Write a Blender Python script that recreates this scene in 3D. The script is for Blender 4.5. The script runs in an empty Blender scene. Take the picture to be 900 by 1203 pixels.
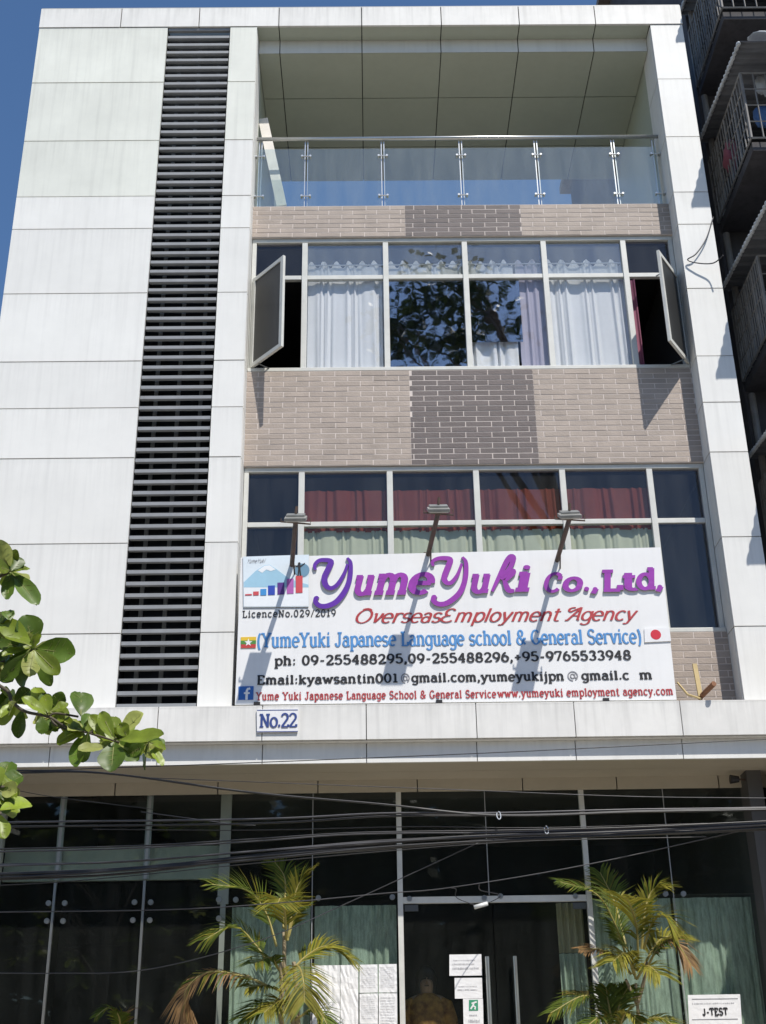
import bpy, math, random
from mathutils import Vector, Matrix
R = math.radians
random.seed(7)
scene = bpy.context.scene
COL = scene.collection

# ------------------------------------------------------------------ camera
EYE = 1.6
CM = ((0.9998808, 0.0103024, 0.0114986), (-0.0060013, -0.4268529, 0.9043012), (-0.0142247, 0.9042624, 0.4267402))
cam_d = bpy.data.cameras.new('camera')
cam_d.sensor_fit = 'HORIZONTAL'; cam_d.sensor_width = 36; cam_d.lens = 60.0
cam_d.clip_start = 0.05; cam_d.clip_end = 3000
cam = bpy.data.objects.new('camera', cam_d); COL.objects.link(cam)
cam.matrix_world = Matrix(((CM[0][0], CM[0][1], -CM[0][2], 0), (CM[1][0], CM[1][1], -CM[1][2], 0),
                           (CM[2][0], CM[2][1], -CM[2][2], EYE), (0, 0, 0, 1)))
scene.camera = cam
# ------------------------------------------------------------------ light
SUN = Vector((0.56, -1.0, 1.75)).normalized()
w = bpy.data.worlds.new('World'); scene.world = w; w.use_nodes = True
nt = w.node_tree; bg = nt.nodes['Background']
sky = nt.nodes.new('ShaderNodeTexSky'); sky.sky_type = 'NISHITA'; sky.sun_disc = False
sky.sun_elevation = math.asin(SUN.z); sky.sun_rotation = math.atan2(SUN.x, SUN.y)
sky.air_density = 1.0; sky.dust_density = 0.6; sky.ozone_density = 4.2
hs = nt.nodes.new('ShaderNodeHueSaturation'); hs.inputs['Saturation'].default_value = 1.1
nt.links.new(sky.outputs[0], hs.inputs['Color']); nt.links.new(hs.outputs[0], bg.inputs[0]); bg.inputs[1].default_value = 0.11
sd = bpy.data.lights.new('sun', 'SUN'); sd.energy = 4.0; sd.angle = R(0.5); sd.color = (1.0, 0.95, 0.88)
so = bpy.data.objects.new('sun', sd); COL.objects.link(so)
so.rotation_euler = (-SUN).to_track_quat('-Z', 'Y').to_euler(); so.location = (12, -20, 40)
vs = scene.view_settings
vs.view_transform = 'Standard'; vs.look = 'None'; vs.gamma = 1; vs.use_curve_mapping = False; vs.exposure = 0.35
scene.cycles.max_bounces = 8; scene.cycles.transparent_max_bounces = 24

# ------------------------------------------------------------------ measuring help: photo pixel -> point on a real plane Y
def ray(px, py):
    c = (px - 450.0, 601.5 - py, 1500.0)
    return Vector([sum(CM[i][k] * c[k] for k in range(3)) for i in range(3)])
def at(px, py, Y):
    r = ray(px, py); t = Y / r.y
    return Vector((r.x * t, Y, r.z * t + EYE))
def proj(p):
    q = (p[0], p[1], p[2] - EYE)
    c = [sum(CM[i][k] * q[i] for i in range(3)) for k in range(3)]
    return (450 + 1500 * c[0] / c[2], 601.5 - 1500 * c[1] / c[2]) if c[2] > 0 else (-1e5, -1e5)

# ------------------------------------------------------------------ materials
def lerp(a, b, t): return a + (b - a) * t
def mat(name, col, rough=0.6, metal=0.0, var=0.12, vscale=4.0, stretch=None, fine=0.05, bump=0.0, bscale=60.0,
        spec=0.5, island=0.0, trans=0.0, col2=None, streak=0.0, stain=0.0):
    m = bpy.data.materials.new(name); m.use_nodes = True
    t = m.node_tree; N = t.nodes; L = t.links
    p = N['Principled BSDF']
    p.inputs['Roughness'].default_value = rough; p.inputs['Metallic'].default_value = metal
    p.inputs['Specular IOR Level'].default_value = spec
    tc = N.new('ShaderNodeTexCoord'); mp = N.new('ShaderNodeMapping')
    L.new(tc.outputs['Object'], mp.inputs[0])
    if stretch: mp.inputs['Scale'].default_value = stretch
    n1 = N.new('ShaderNodeTexNoise'); n1.inputs['Scale'].default_value = vscale; n1.inputs['Detail'].default_value = 6
    n1.inputs['Roughness'].default_value = 0.6
    L.new(mp.outputs[0], n1.inputs['Vector'])
    rp = N.new('ShaderNodeMapRange'); rp.inputs[1].default_value = 0.3; rp.inputs[2].default_value = 0.7
    L.new(n1.outputs[0], rp.inputs[0])
    mx = N.new('ShaderNodeMix'); mx.data_type = 'RGBA'
    L.new(rp.outputs[0], mx.inputs[0])
    c2 = col2 or [c * (1 + var * 0.5) for c in col]
    mx.inputs[6].default_value = (*[c * (1 - var) for c in col], 1); mx.inputs[7].default_value = (*c2, 1)
    out = mx.outputs[2]
    def mul(out, sock, lo, hi):
        mr = N.new('ShaderNodeMapRange'); mr.inputs[3].default_value = lo; mr.inputs[4].default_value = hi
        L.new(sock, mr.inputs[0])
        m2 = N.new('ShaderNodeMix'); m2.data_type = 'RGBA'; m2.blend_type = 'MULTIPLY'; m2.inputs[0].default_value = 1
        L.new(out, m2.inputs[6]); L.new(mr.outputs[0], m2.inputs[7])
        return m2.outputs[2]
    if fine:
        n2 = N.new('ShaderNodeTexNoise'); n2.inputs['Scale'].default_value = vscale * 9; n2.inputs['Detail'].default_value = 4
        L.new(mp.outputs[0], n2.inputs['Vector'])
        out = mul(out, n2.outputs[0], 1 - fine, 1 + fine)
    if streak:
        m3 = N.new('ShaderNodeMapping'); m3.inputs['Scale'].default_value = (9, 9, 0.35)
        L.new(tc.outputs['Object'], m3.inputs[0])
        n3 = N.new('ShaderNodeTexNoise'); n3.inputs['Scale'].default_value = 1.6; n3.inputs['Detail'].default_value = 5
        L.new(m3.outputs[0], n3.inputs['Vector'])
        pw = N.new('ShaderNodeMapRange'); pw.inputs[1].default_value = 0.5; pw.inputs[2].default_value = 0.75
        pw.clamp = True
        L.new(n3.outputs[0], pw.inputs[0])
        out = mul(out, pw.outputs[0], 1, 1 - streak)
    if island:
        g = N.new('ShaderNodeNewGeometry')
        out = mul(out, g.outputs['Random Per Island'], 1 - island, 1 + island)
    if stain:
        at_ = N.new('ShaderNodeAttribute'); at_.attribute_name = 'height_in_panel'
        m4 = N.new('ShaderNodeMapping'); m4.inputs['Scale'].default_value = (14, 14, 0.5); L.new(tc.outputs['Object'], m4.inputs[0])
        n4 = N.new('ShaderNodeTexNoise'); n4.inputs['Scale'].default_value = 2.2; n4.inputs['Detail'].default_value = 6; L.new(m4.outputs[0], n4.inputs['Vector'])
        a1 = N.new('ShaderNodeMapRange'); a1.inputs[1].default_value = 0.42; a1.inputs[2].default_value = 0.78; L.new(n4.outputs[0], a1.inputs[0])
        a2 = N.new('ShaderNodeMapRange'); a2.inputs[1].default_value = 0.35; a2.inputs[2].default_value = 1.0; L.new(at_.outputs['Fac'], a2.inputs[0])
        ml = N.new('ShaderNodeMath'); ml.operation = 'MULTIPLY'; L.new(a1.outputs[0], ml.inputs[0]); L.new(a2.outputs[0], ml.inputs[1])
        out = mul(out, ml.outputs[0], 1, 1 - stain)
        m5 = N.new('ShaderNodeMapRange'); m5.inputs[1].default_value = 0.93; m5.inputs[2].default_value = 1.0; L.new(at_.outputs['Fac'], m5.inputs[0])
        m6 = N.new('ShaderNodeMath'); m6.operation = 'MULTIPLY'; L.new(m5.outputs[0], m6.inputs[0]); L.new(n1.outputs[0], m6.inputs[1])
        out = mul(out, m6.outputs[0], 1, 1 - stain * 0.8)
    L.new(out, p.inputs['Base Color'])
    if bump:
        nb = N.new('ShaderNodeTexNoise'); nb.inputs['Scale'].default_value = bscale; nb.inputs['Detail'].default_value = 4
        L.new(tc.outputs['Object'], nb.inputs['Vector'])
        bp = N.new('ShaderNodeBump'); bp.inputs['Strength'].default_value = bump; bp.inputs['Distance'].default_value = 0.01
        L.new(nb.outputs[0], bp.inputs['Height']); L.new(bp.outputs[0], p.inputs['Normal'])
    if trans:
        tr = N.new('ShaderNodeBsdfTranslucent'); ms = N.new('ShaderNodeMixShader'); ms.inputs[0].default_value = trans
        L.new(out, tr.inputs[0]); L.new(p.outputs[0], ms.inputs[1]); L.new(tr.outputs[0], ms.inputs[2])
        L.new(ms.outputs[0], N['Material Output'].inputs[0])
    return m
def glass(name, tint, refl, rough=0.015, dirt=0.0, wave=0.0):
    m = bpy.data.materials.new(name); m.use_nodes = True
    t = m.node_tree; N = t.nodes; L = t.links
    N.remove(N['Principled BSDF'])
    tr = N.new('ShaderNodeBsdfTransparent'); tr.inputs[0].default_value = (*tint, 1)
    gl = N.new('ShaderNodeBsdfGlossy'); gl.inputs['Roughness'].default_value = rough
    lw = N.new('ShaderNodeLayerWeight'); lw.inputs[0].default_value = 0.5        # Schlick, the same for both faces of a pane
    pw5 = N.new('ShaderNodeMath'); pw5.operation = 'POWER'; pw5.inputs[1].default_value = 5.0; L.new(lw.outputs['Facing'], pw5.inputs[0])
    ad = N.new('ShaderNodeMath'); ad.operation = 'ADD'; ad.use_clamp = True; ad.inputs[1].default_value = refl + 0.03
    L.new(pw5.outputs[0], ad.inputs[0])
    ms = N.new('ShaderNodeMixShader'); L.new(ad.outputs[0], ms.inputs[0]); L.new(tr.outputs[0], ms.inputs[1]); L.new(gl.outputs[0], ms.inputs[2])
    out = ms.outputs[0]
    tc = N.new('ShaderNodeTexCoord')
    if wave:
        nb = N.new('ShaderNodeTexNoise'); nb.inputs['Scale'].default_value = 3.0; nb.inputs['Detail'].default_value = 2
        L.new(tc.outputs['Object'], nb.inputs['Vector'])
        bp = N.new('ShaderNodeBump'); bp.inputs['Strength'].default_value = wave; bp.inputs['Distance'].default_value = 0.02
        L.new(nb.outputs[0], bp.inputs['Height']); L.new(bp.outputs[0], gl.inputs['Normal'])
    if dirt:
        df = N.new('ShaderNodeBsdfDiffuse'); df.inputs[0].default_value = (0.55, 0.58, 0.55, 1)
        mp = N.new('ShaderNodeMapping'); mp.inputs['Scale'].default_value = (5, 5, 0.8); L.new(tc.outputs['Object'], mp.inputs[0])
        n = N.new('ShaderNodeTexNoise'); n.inputs['Scale'].default_value = 1.5; n.inputs['Detail'].default_value = 6; L.new(mp.outputs[0], n.inputs['Vector'])
        mr = N.new('ShaderNodeMapRange'); mr.inputs[1].default_value = 0.35; mr.inputs[2].default_value = 0.8
        mr.inputs[3].default_value = dirt * 0.3; mr.inputs[4].default_value = dirt; L.new(n.outputs[0], mr.inputs[0])
        m2 = N.new('ShaderNodeMixShader'); L.new(mr.outputs[0], m2.inputs[0]); L.new(out, m2.inputs[1]); L.new(df.outputs[0], m2.inputs[2]); out = m2.outputs[0]
    L.new(out, N['Material Output'].inputs[0])
    return m

M = {}
M['panel'] = mat('panel_white', (0.775, 0.77, 0.735), 0.5, stain=0.10, island=0.025, var=0.06, vscale=1.3, fine=0.02, streak=0.07, spec=0.2)
M['panel_green'] = mat('panel_weathered', (0.725, 0.735, 0.665), 0.5, stain=0.11, island=0.03, var=0.10, vscale=1.3, fine=0.02, streak=0.12, spec=0.4)
M['panel_stain'] = mat('panel_rain_stained', (0.76, 0.75, 0.715), 0.5, stain=0.17, island=0.03, var=0.09, vscale=2, fine=0.03, streak=0.14, spec=0.2)
M['joint'] = mat('dark_joint', (0.03, 0.03, 0.03), 0.8)
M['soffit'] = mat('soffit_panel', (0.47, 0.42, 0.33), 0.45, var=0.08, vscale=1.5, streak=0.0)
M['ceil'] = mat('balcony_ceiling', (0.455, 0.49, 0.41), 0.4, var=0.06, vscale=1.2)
M['louver'] = mat('louver_grey', (0.27, 0.28, 0.29), 0.5, var=0.15, vscale=4)
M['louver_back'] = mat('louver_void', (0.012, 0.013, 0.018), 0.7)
M['alu'] = mat('aluminium_frame', (0.62, 0.62, 0.575), 0.42, var=0.10, vscale=6, spec=0.5)
M['alu_grey'] = mat('aluminium_grey', (0.33, 0.34, 0.34), 0.4, var=0.1)
M['mull_dark'] = mat('dull_green_grey_frame', (0.20, 0.225, 0.19), 0.5, var=0.12)
M['steel'] = mat('stainless_steel', (0.62, 0.62, 0.60), 0.28, metal=0.9, var=0.06)
M['steel_dark'] = mat('dark_steel', (0.20, 0.20, 0.19), 0.35, metal=0.8, var=0.1)
M['brick'] = mat('tan_tile', (0.385, 0.32, 0.268), 0.65, var=0.14, vscale=5, island=0.08, fine=0.05, bump=0.25, bscale=50)
M['brick_dark'] = mat('grey_brown_tile', (0.138, 0.113, 0.106), 0.65, var=0.12, vscale=9, island=0.09, fine=0.05, bump=0.25, bscale=50)
M['mortar'] = mat('pale_mortar', (0.66, 0.585, 0.53), 0.9, var=0.12, vscale=7)
M['conc'] = mat('concrete', (0.30, 0.29, 0.28), 0.85, var=0.2, vscale=2, bump=0.2)
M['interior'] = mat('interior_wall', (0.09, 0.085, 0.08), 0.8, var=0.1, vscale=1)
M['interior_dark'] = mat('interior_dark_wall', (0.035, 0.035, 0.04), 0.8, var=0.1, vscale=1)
M['pane'] = glass('window_glass', (0.96, 0.97, 0.98), 0.02, wave=0.02)
M['pane_up'] = glass('upper_window_glass', (0.95, 0.97, 0.98), 0.16, wave=0.02, dirt=0.14)
M['pane_clear'] = glass('clear_window_glass', (0.95, 0.96, 0.95), -0.005, wave=0.02)
M['pane_dark'] = glass('tinted_window_glass', (0.80, 0.80, 0.86), 0.01, wave=0.02, dirt=0.030)
M['film'] = glass('mirror_window_film', (0.22, 0.28, 0.38), 0.45, rough=0.02, wave=0.10)
M['screen'] = mat('sash_screen', (0.032, 0.032, 0.031), 0.35, var=0.08, vscale=3)
M['rail_glass'] = glass('railing_glass', (0.94, 0.985, 0.97), 0.10, dirt=0.09, wave=0.01)
M['shop_glass'] = glass('shopfront_glass', (0.88, 0.92, 0.90), -0.004, wave=0.01, dirt=0.014)
M['sign'] = mat('sign_panel_white', (0.80, 0.80, 0.79), 0.4, var=0.05, vscale=1.5, fine=0.02, streak=0.05)
M['black'] = mat('black_vinyl', (0.015, 0.014, 0.015), 0.5, var=0.1)
M['red_ink'] = mat('red_vinyl', (0.42, 0.035, 0.04), 0.5, var=0.1)
M['blue_ink'] = mat('blue_vinyl', (0.08, 0.27, 0.58), 0.5, var=0.1)
M['navy'] = mat('navy_paint', (0.03, 0.06, 0.24), 0.5, var=0.1)
M['violet'] = mat('violet_letter', (0.125, 0.03, 0.35), 0.35, var=0.15, vscale=3)
M['magenta'] = mat('magenta_letter', (0.31, 0.045, 0.38), 0.35, var=0.18, vscale=3)
M['letter_side'] = mat('letter_side_grey', (0.30, 0.28, 0.33), 0.5)
M['wcurt'] = mat('white_curtain', (0.84, 0.84, 0.83), 0.8, var=0.04, vscale=3, trans=0.12)
M['lcurt'] = mat('lilac_curtain', (0.62, 0.58, 0.68), 0.8, var=0.06, vscale=3, trans=0.3)
M['pcurt'] = mat('pink_curtain', (0.45, 0.16, 0.24), 0.8, var=0.1, vscale=3, trans=0.3)
M['rcurt'] = mat('red_curtain', (0.36, 0.08, 0.03), 0.8, var=0.15, vscale=5, trans=0.15)
M['gcurt'] = mat('pale_green_curtain', (0.66, 0.70, 0.56), 0.8, var=0.06, vscale=4, trans=0.3)
M['teal'] = mat('teal_patterned_curtain', (0.49, 0.57, 0.47), 0.8, var=0.42, vscale=7, stretch=(5, 5, 0.9), fine=0.35, trans=0.2)
M['beige'] = mat('beige_curtain', (0.42, 0.38, 0.24), 0.8, var=0.12, vscale=6, trans=0.2)
M['gold'] = mat('gold_trim', (0.40, 0.27, 0.07), 0.6)
M['spandrel'] = mat('spandrel_panel', (0.34, 0.36, 0.30), 0.6, var=0.2, vscale=2)
M['paper'] = mat('paper', (0.80, 0.80, 0.80), 0.7, var=0.05, vscale=12, bump=0.5, bscale=18)
M['ink'] = mat('grey_print', (0.25, 0.25, 0.27), 0.7)
M['faint_ink'] = mat('faint_print', (0.46, 0.46, 0.48), 0.7)
M['green_ink'] = mat('green_print', (0.04, 0.30, 0.16), 0.6)
M['cable'] = mat('cable_black', (0.016, 0.016, 0.017), 0.38, var=0.2, spec=0.6)
M['cable_grey'] = mat('cable_grey', (0.055, 0.055, 0.06), 0.35, var=0.3, vscale=2)
M['lamp'] = mat('lamp_housing', (0.36, 0.36, 0.34), 0.4, metal=0.3, var=0.25, vscale=9)
M['arm'] = mat('rusty_dark_arm', (0.05, 0.042, 0.038), 0.6, var=0.4, vscale=12, col2=(0.12, 0.07, 0.045))
M['lens'] = mat('lamp_lens', (0.75, 0.76, 0.74), 0.2)
M['rust'] = mat('rusty_iron', (0.24, 0.11, 0.055), 0.8, var=0.4, vscale=16)
M['fade_yellow'] = mat('faded_yellow', (0.55, 0.42, 0.20), 0.7, var=0.2)
M['plank'] = mat('pale_plank', (0.70, 0.66, 0.60), 0.7, var=0.12, vscale=6)
M['leaf_dark'] = mat('leaf_dark', (0.10, 0.17, 0.018), 0.42, var=0.30, vscale=9, island=0.25, trans=0.32, fine=0.12)
M['leaf'] = mat('leaf_mid', (0.25, 0.33, 0.035), 0.40, var=0.30, vscale=9, island=0.25, trans=0.40, fine=0.12)
M['leaf_pale'] = mat('leaf_pale', (0.44, 0.48, 0.13), 0.45, var=0.25, vscale=9, island=0.2, trans=0.45, fine=0.12)
M['leaf_tree'] = mat('tree_leaf', (0.035, 0.06, 0.016), 0.5, var=0.3, vscale=9, trans=0.12)  # both tree leaf tones carry the shade of leaves seen from below
M['leaf_tree2'] = mat('tree_leaf_light', (0.055, 0.085, 0.02), 0.5, var=0.3, vscale=9, trans=0.12)
M['vein'] = mat('leaf_vein', (0.30, 0.32, 0.10), 0.5, trans=0.3)
M['twig'] = mat('twig_bark', (0.10, 0.085, 0.06), 0.85, var=0.3, vscale=14)
M['bark'] = mat('bark', (0.14, 0.12, 0.10), 0.9, var=0.35, vscale=6, stretch=(3, 3, 0.7), bump=0.6, bscale=20)
M['frond_green'] = mat('frond_green', (0.105, 0.145, 0.02), 0.6, spec=0.25, var=0.25, vscale=8, island=0.3, trans=0.3)
M['frond_yellow'] = mat('frond_yellow_green', (0.25, 0.23, 0.032), 0.6, spec=0.25, var=0.25, vscale=8, island=0.3, trans=0.3)
M['frond_brown'] = mat('frond_dry', (0.26, 0.15, 0.055), 0.65, var=0.3, vscale=8, island=0.3, trans=0.2)
M['stem'] = mat('palm_stem', (0.30, 0.24, 0.14), 0.7, var=0.3, vscale=14)
M['stem_y'] = mat('palm_rachis', (0.32, 0.27, 0.08), 0.6, var=0.2)
M['pot'] = mat('clay_pot', (0.30, 0.13, 0.08), 0.8, var=0.2)
M['soil'] = mat('soil', (0.06, 0.045, 0.03), 0.95)
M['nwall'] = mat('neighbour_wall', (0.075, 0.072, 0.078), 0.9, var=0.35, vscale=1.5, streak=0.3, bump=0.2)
M['nroof'] = mat('neighbour_roof_edge', (0.20, 0.17, 0.15), 0.9, var=0.35, vscale=3, streak=0.4)
M['cage'] = mat('cage_bar', (0.22, 0.21, 0.20), 0.6, metal=0.2, var=0.3, vscale=6)
M['awning'] = mat('corrugated_awning', (0.12, 0.125, 0.14), 0.6, var=0.3, vscale=3)
M['awn_edge'] = mat('awning_edge', (0.50, 0.53, 0.56), 0.6, var=0.3, vscale=8)
M['nwin'] = mat('neighbour_window', (0.03, 0.035, 0.045), 0.15)
M['cloth_w'] = mat('white_cloth', (0.50, 0.53, 0.57), 0.8)
M['cloth_b'] = mat('blue_cloth', (0.08, 0.16, 0.35), 0.8)
M['cloth_m'] = mat('maroon_cloth', (0.22, 0.06, 0.09), 0.8)
M['skin'] = mat('skin', (0.36, 0.22, 0.15), 0.5, var=0.08)
M['hair'] = mat('hair', (0.02, 0.016, 0.014), 0.5)
M['orange_cloth'] = mat('orange_print_cloth', (0.36, 0.10, 0.03), 0.8, var=0.7, vscale=16, col2=(0.50, 0.26, 0.06))
M['skirt'] = mat('brown_skirt', (0.12, 0.06, 0.05), 0.8)
M['asphalt'] = mat('asphalt', (0.055, 0.055, 0.055), 0.9, var=0.25, vscale=1.2, bump=0.4, bscale=120)
M['pave'] = mat('paving', (0.42, 0.385, 0.33), 0.85, var=0.2, vscale=1.5, bump=0.2)
M['dirt'] = mat('bare_ground', (0.22, 0.18, 0.13), 0.95, var=0.3, vscale=0.5)
M['paint'] = mat('road_paint', (0.75, 0.75, 0.72), 0.7, var=0.2)
M['tile'] = mat('terrace_tile', (0.52, 0.47, 0.40), 0.5, var=0.15)
for nm, c in (('lg_sky', (0.70, 0.78, 0.83)), ('lg_mtn', (0.34, 0.56, 0.70)), ('lg_snow', (0.8, 0.83, 0.85)), ('b_red', (0.60, 0.08, 0.09)), ('b_blue', (0.06, 0.28, 0.62)),
              ('b_navy', (0.03, 0.07, 0.42)), ('b_vio', (0.10, 0.03, 0.22)), ('b_mag', (0.42, 0.12, 0.40)), ('fl_y', (0.75, 0.50, 0.04)), ('fl_g', (0.08, 0.25, 0.05)),
              ('fl_r', (0.52, 0.05, 0.05)), ('fb', (0.03, 0.13, 0.42)), ('white', (0.8, 0.8, 0.8)), ('sun_red', (0.60, 0.03, 0.05)), ('globe', (0.16, 0.30, 0.42))):
    M[nm] = mat('print_' + nm, c, 0.4, var=0.05)

# ------------------------------------------------------------------ mesh builder
WLOC = {}
class MB:
    def __init__(s): s.v = []; s.f = []; s.m = []; s.k = 0
    def face(s, pts, mi=0):
        n = len(s.v); s.v += [tuple(p) for p in pts]; s.f.append(list(range(n, n + len(pts)))); s.m.append(mi)
    def box(s, x0, x1, y0, y1, z0, z1, mi=0):
        n = len(s.v)
        s.v += [(x, y, z) for x in (x0, x1) for y in (y0, y1) for z in (z0, z1)]
        for f in ((0, 1, 3, 2), (4, 6, 7, 5), (0, 4, 5, 1), (2, 3, 7, 6), (0, 2, 6, 4), (1, 5, 7, 3)):
            s.f.append([n + i for i in f]); s.m.append(mi)
    def obox(s, c, ax, ay, az, mi=0):
        n = len(s.v); c = Vector(c)
        for i in (-1, 1):
            for j in (-1, 1):
                for k in (-1, 1): s.v.append(tuple(c + Vector(ax) * i + Vector(ay) * j + Vector(az) * k))
        for f in ((0, 1, 3, 2), (4, 6, 7, 5), (0, 4, 5, 1), (2, 3, 7, 6), (0, 2, 6, 4), (1, 5, 7, 3)):
            s.f.append([n + i for i in f]); s.m.append(mi)
    def tube(s, pts, rad, n=8, mi=0, cap=True):
        pts = [Vector(p) for p in pts]; r = rad if isinstance(rad, (list, tuple)) else [rad] * len(pts)
        base = len(s.v); up = Vector((0.13, 0.31, 0.94))
        for i, p in enumerate(pts):
            d = (pts[min(i + 1, len(pts) - 1)] - pts[max(i - 1, 0)]).normalized()
            u = d.cross(up)
            if u.length < 1e-3: u = d.cross(Vector((1, 0, 0)))
            u.normalize(); q = d.cross(u)
            for k in range(n):
                a = 2 * math.pi * k / n
                s.v.append(tuple(p + (u * math.cos(a) + q * math.sin(a)) * r[i]))
        for i in range(len(pts) - 1):
            for k in range(n):
                a = base + i * n + k; b = base + i * n + (k + 1) % n
                s.f.append([a, b, b + n, a + n]); s.m.append(mi)
        if cap:
            s.f.append([base + k for k in range(n)][::-1]); s.m.append(mi)
            e = base + (len(pts) - 1) * n
            s.f.append([e + k for k in range(n)]); s.m.append(mi)
    def prism(s, pts, n_off, mi=0, side=None):       # planar polygon (3D points, front) extruded by vector n_off
        pts = [Vector(p) for p in pts]; o = Vector(n_off); n = len(pts)
        s.face(pts, mi); s.face([p + o for p in reversed(pts)], mi if side is None else side)
        for i in range(n):
            a, b = pts[i], pts[(i + 1) % n]
            s.face([a, a + o, b + o, b], mi if side is None else side)
    def ribbon(s, pts, wx, wz, y, depth, mi=0, side=None, closed=False, org=(0, 0), ux=(1, 0), uz=(0, 1), taper=None):
        """stroke in the X-Z plane drawn with an elliptical pen; y is the front, depth goes back (+Y)"""
        y = y - 0.0003 * (s.k % 11); s.k += 1
        n = len(pts); Lf = []; Rt = []
        for i in range(n):
            if closed: a, b = pts[(i - 1) % n], pts[(i + 1) % n]
            else: a, b = pts[max(i - 1, 0)], pts[min(i + 1, n - 1)]
            dx, dz = b[0] - a[0], b[1] - a[1]; l = math.hypot(dx, dz) or 1
            # normal scaled by the pen
            tp = taper[i] if taper else 1
            nx, nz = -dz / l * wx * tp, dx / l * wz * tp
            Lf.append((pts[i][0] + nx, pts[i][1] + nz)); Rt.append((pts[i][0] - nx, pts[i][1] - nz))
        T = lambda q: (org[0] + q[0] * ux[0] + q[1] * uz[0], org[1] + q[0] * ux[1] + q[1] * uz[1])
        base = len(s.v)
        for q in Lf + Rt:
            X, Z = T(q); s.v.append((X, y - 0.00005 * ((len(s.v) - base) % n), Z))
        for q in Lf + Rt:
            X, Z = T(q); s.v.append((X, y + depth, Z))
        m = n if closed else n - 1; si = mi if side is None else side
        for i in range(m):
            j = (i + 1) % n
            s.f.append([base + i, base + j, base + n + j, base + n + i]); s.m.append(mi)
            s.f.append([base + i, base + 2 * n + i, base + 2 * n + j, base + j]); s.m.append(si)
            s.f.append([base + n + i, base + n + j, base + 3 * n + j, base + 3 * n + i]); s.m.append(si)
        if not closed:
            for i in (0, n - 1):
                s.f.append([base + i, base + n + i, base + 3 * n + i, base + 2 * n + i]); s.m.append(si)
    def disc(s, c, r, y, depth, mi=0, n=14, rz=None):
        y = y - 0.0003 * (s.k % 11); s.k += 1
        s.prism([(c[0] + r * math.cos(2 * math.pi * k / n), y, c[1] + (rz or r) * math.sin(2 * math.pi * k / n)) for k in range(n)], (0, depth, 0), mi)
    def build(s, name, mats, parent=None, smooth=False, loc=None, bevel=0, stain=False):
        if not isinstance(mats, (list, tuple)): mats = [mats]
        org = Vector(WLOC.get(parent.name, (0, 0, 0))) if parent else Vector(loc or (0, 0, 0))
        me = bpy.data.meshes.new(name)
        me.from_pydata([(a - org.x, b - org.y, c - org.z) for a, b, c in s.v], [], s.f)
        for m in mats: me.materials.append(m)
        me.polygons.foreach_set('material_index', s.m)
        if smooth: me.polygons.foreach_set('use_smooth', [True] * len(me.polygons))
        me.update()
        o = bpy.data.objects.new(name, me); COL.objects.link(o)
        if parent: o.parent = parent
        else: o.location = org
        WLOC[o.name] = tuple(org)
        if stain:
            at_ = me.attributes.new('height_in_panel', 'FLOAT', 'POINT'); at_.data.foreach_set('value', [float(i % 2) for i in range(len(me.vertices))])
        if bevel:
            b = o.modifiers.new('bevel', 'BEVEL'); b.width = bevel; b.segments = 2; b.limit_method = 'ANGLE'
        return o
def tag(o, label=None, cat=None, group=None, kind=None):
    if label: o['label'] = label
    if cat: o['category'] = cat
    if group: o['group'] = group
    if kind: o['kind'] = kind
    return o
def thing(name, label, cat, loc, group=None):
    o = bpy.data.objects.new(name, None); COL.objects.link(o); o.location = loc; o.empty_display_size = 0.2
    WLOC[o.name] = tuple(loc)
    return tag(o, label, cat, group)
def dup(root, loc, label, rotz=0, scale=None):
    r = root.copy(); COL.objects.link(r); r.location = loc; r['label'] = label
    r.rotation_euler = (0, 0, rotz)
    if scale: r.scale = scale
    for ch in list(root.children):
        c = ch.copy(); COL.objects.link(c); c.parent = r
        for g in list(ch.children):
            d = g.copy(); COL.objects.link(d); d.parent = c
    return r
def bez(p, n=14):
    """smooth curve through the given points (Catmull-Rom)"""
    p = [Vector(q) for q in p]; P = [p[0] * 2 - p[1]] + p + [p[-1] * 2 - p[-2]]; out = []
    for i in range(1, len(P) - 2):
        for k in range(n):
            t = k / n
            out.append(0.5 * ((2 * P[i]) + (P[i + 1] - P[i - 1]) * t + (2 * P[i - 1] - 5 * P[i] + 4 * P[i + 1] - P[i + 2]) * t * t + (3 * P[i] - P[i - 1] - 3 * P[i + 1] + P[i + 2]) * t ** 3))
    out.append(p[-1]); return out

# ------------------------------------------------------------------ the ground
mb = MB(); mb.face([(-600, -600, -0.02), (600, -600, -0.02), (600, 600, -0.02), (-600, 600, -0.02)])
tag(mb.build('ground', M['dirt']), kind='structure')
mb = MB(); mb.face([(-120, -7, 0.0), (120, -7, 0.0), (120, 3.0, 0.0), (-120, 3.0, 0.0)])
tag(mb.build('road', M['asphalt']), kind='structure')
mb = MB()
for i in range(-20, 20): mb.box(i * 4.0, i * 4.0 + 2, -2.06, -1.94, 0.001, 0.005)
tag(mb.build('road_marking', M['paint']), kind='structure')
mb = MB(); mb.box(-120, 120, 3.0, 10.2, -0.1, 0.13); mb.box(-120, 120, -10, -7, -0.1, 0.13)
tag(mb.build('pavement', M['pave']), kind='structure')
mb = MB()
mb.box(-4.6, 4.1, 11.25, 19, 0, 1.2)
for i in range(6): mb.box(-1.5, 3.6, 11.25 - 0.3 * (i + 1), 11.25 - 0.3 * i - 0.002 if i else 11.248, 0.13, 1.2 - 0.17 * (i + 1))
tag(mb.build('terrace', M['tile']), kind='structure')

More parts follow.
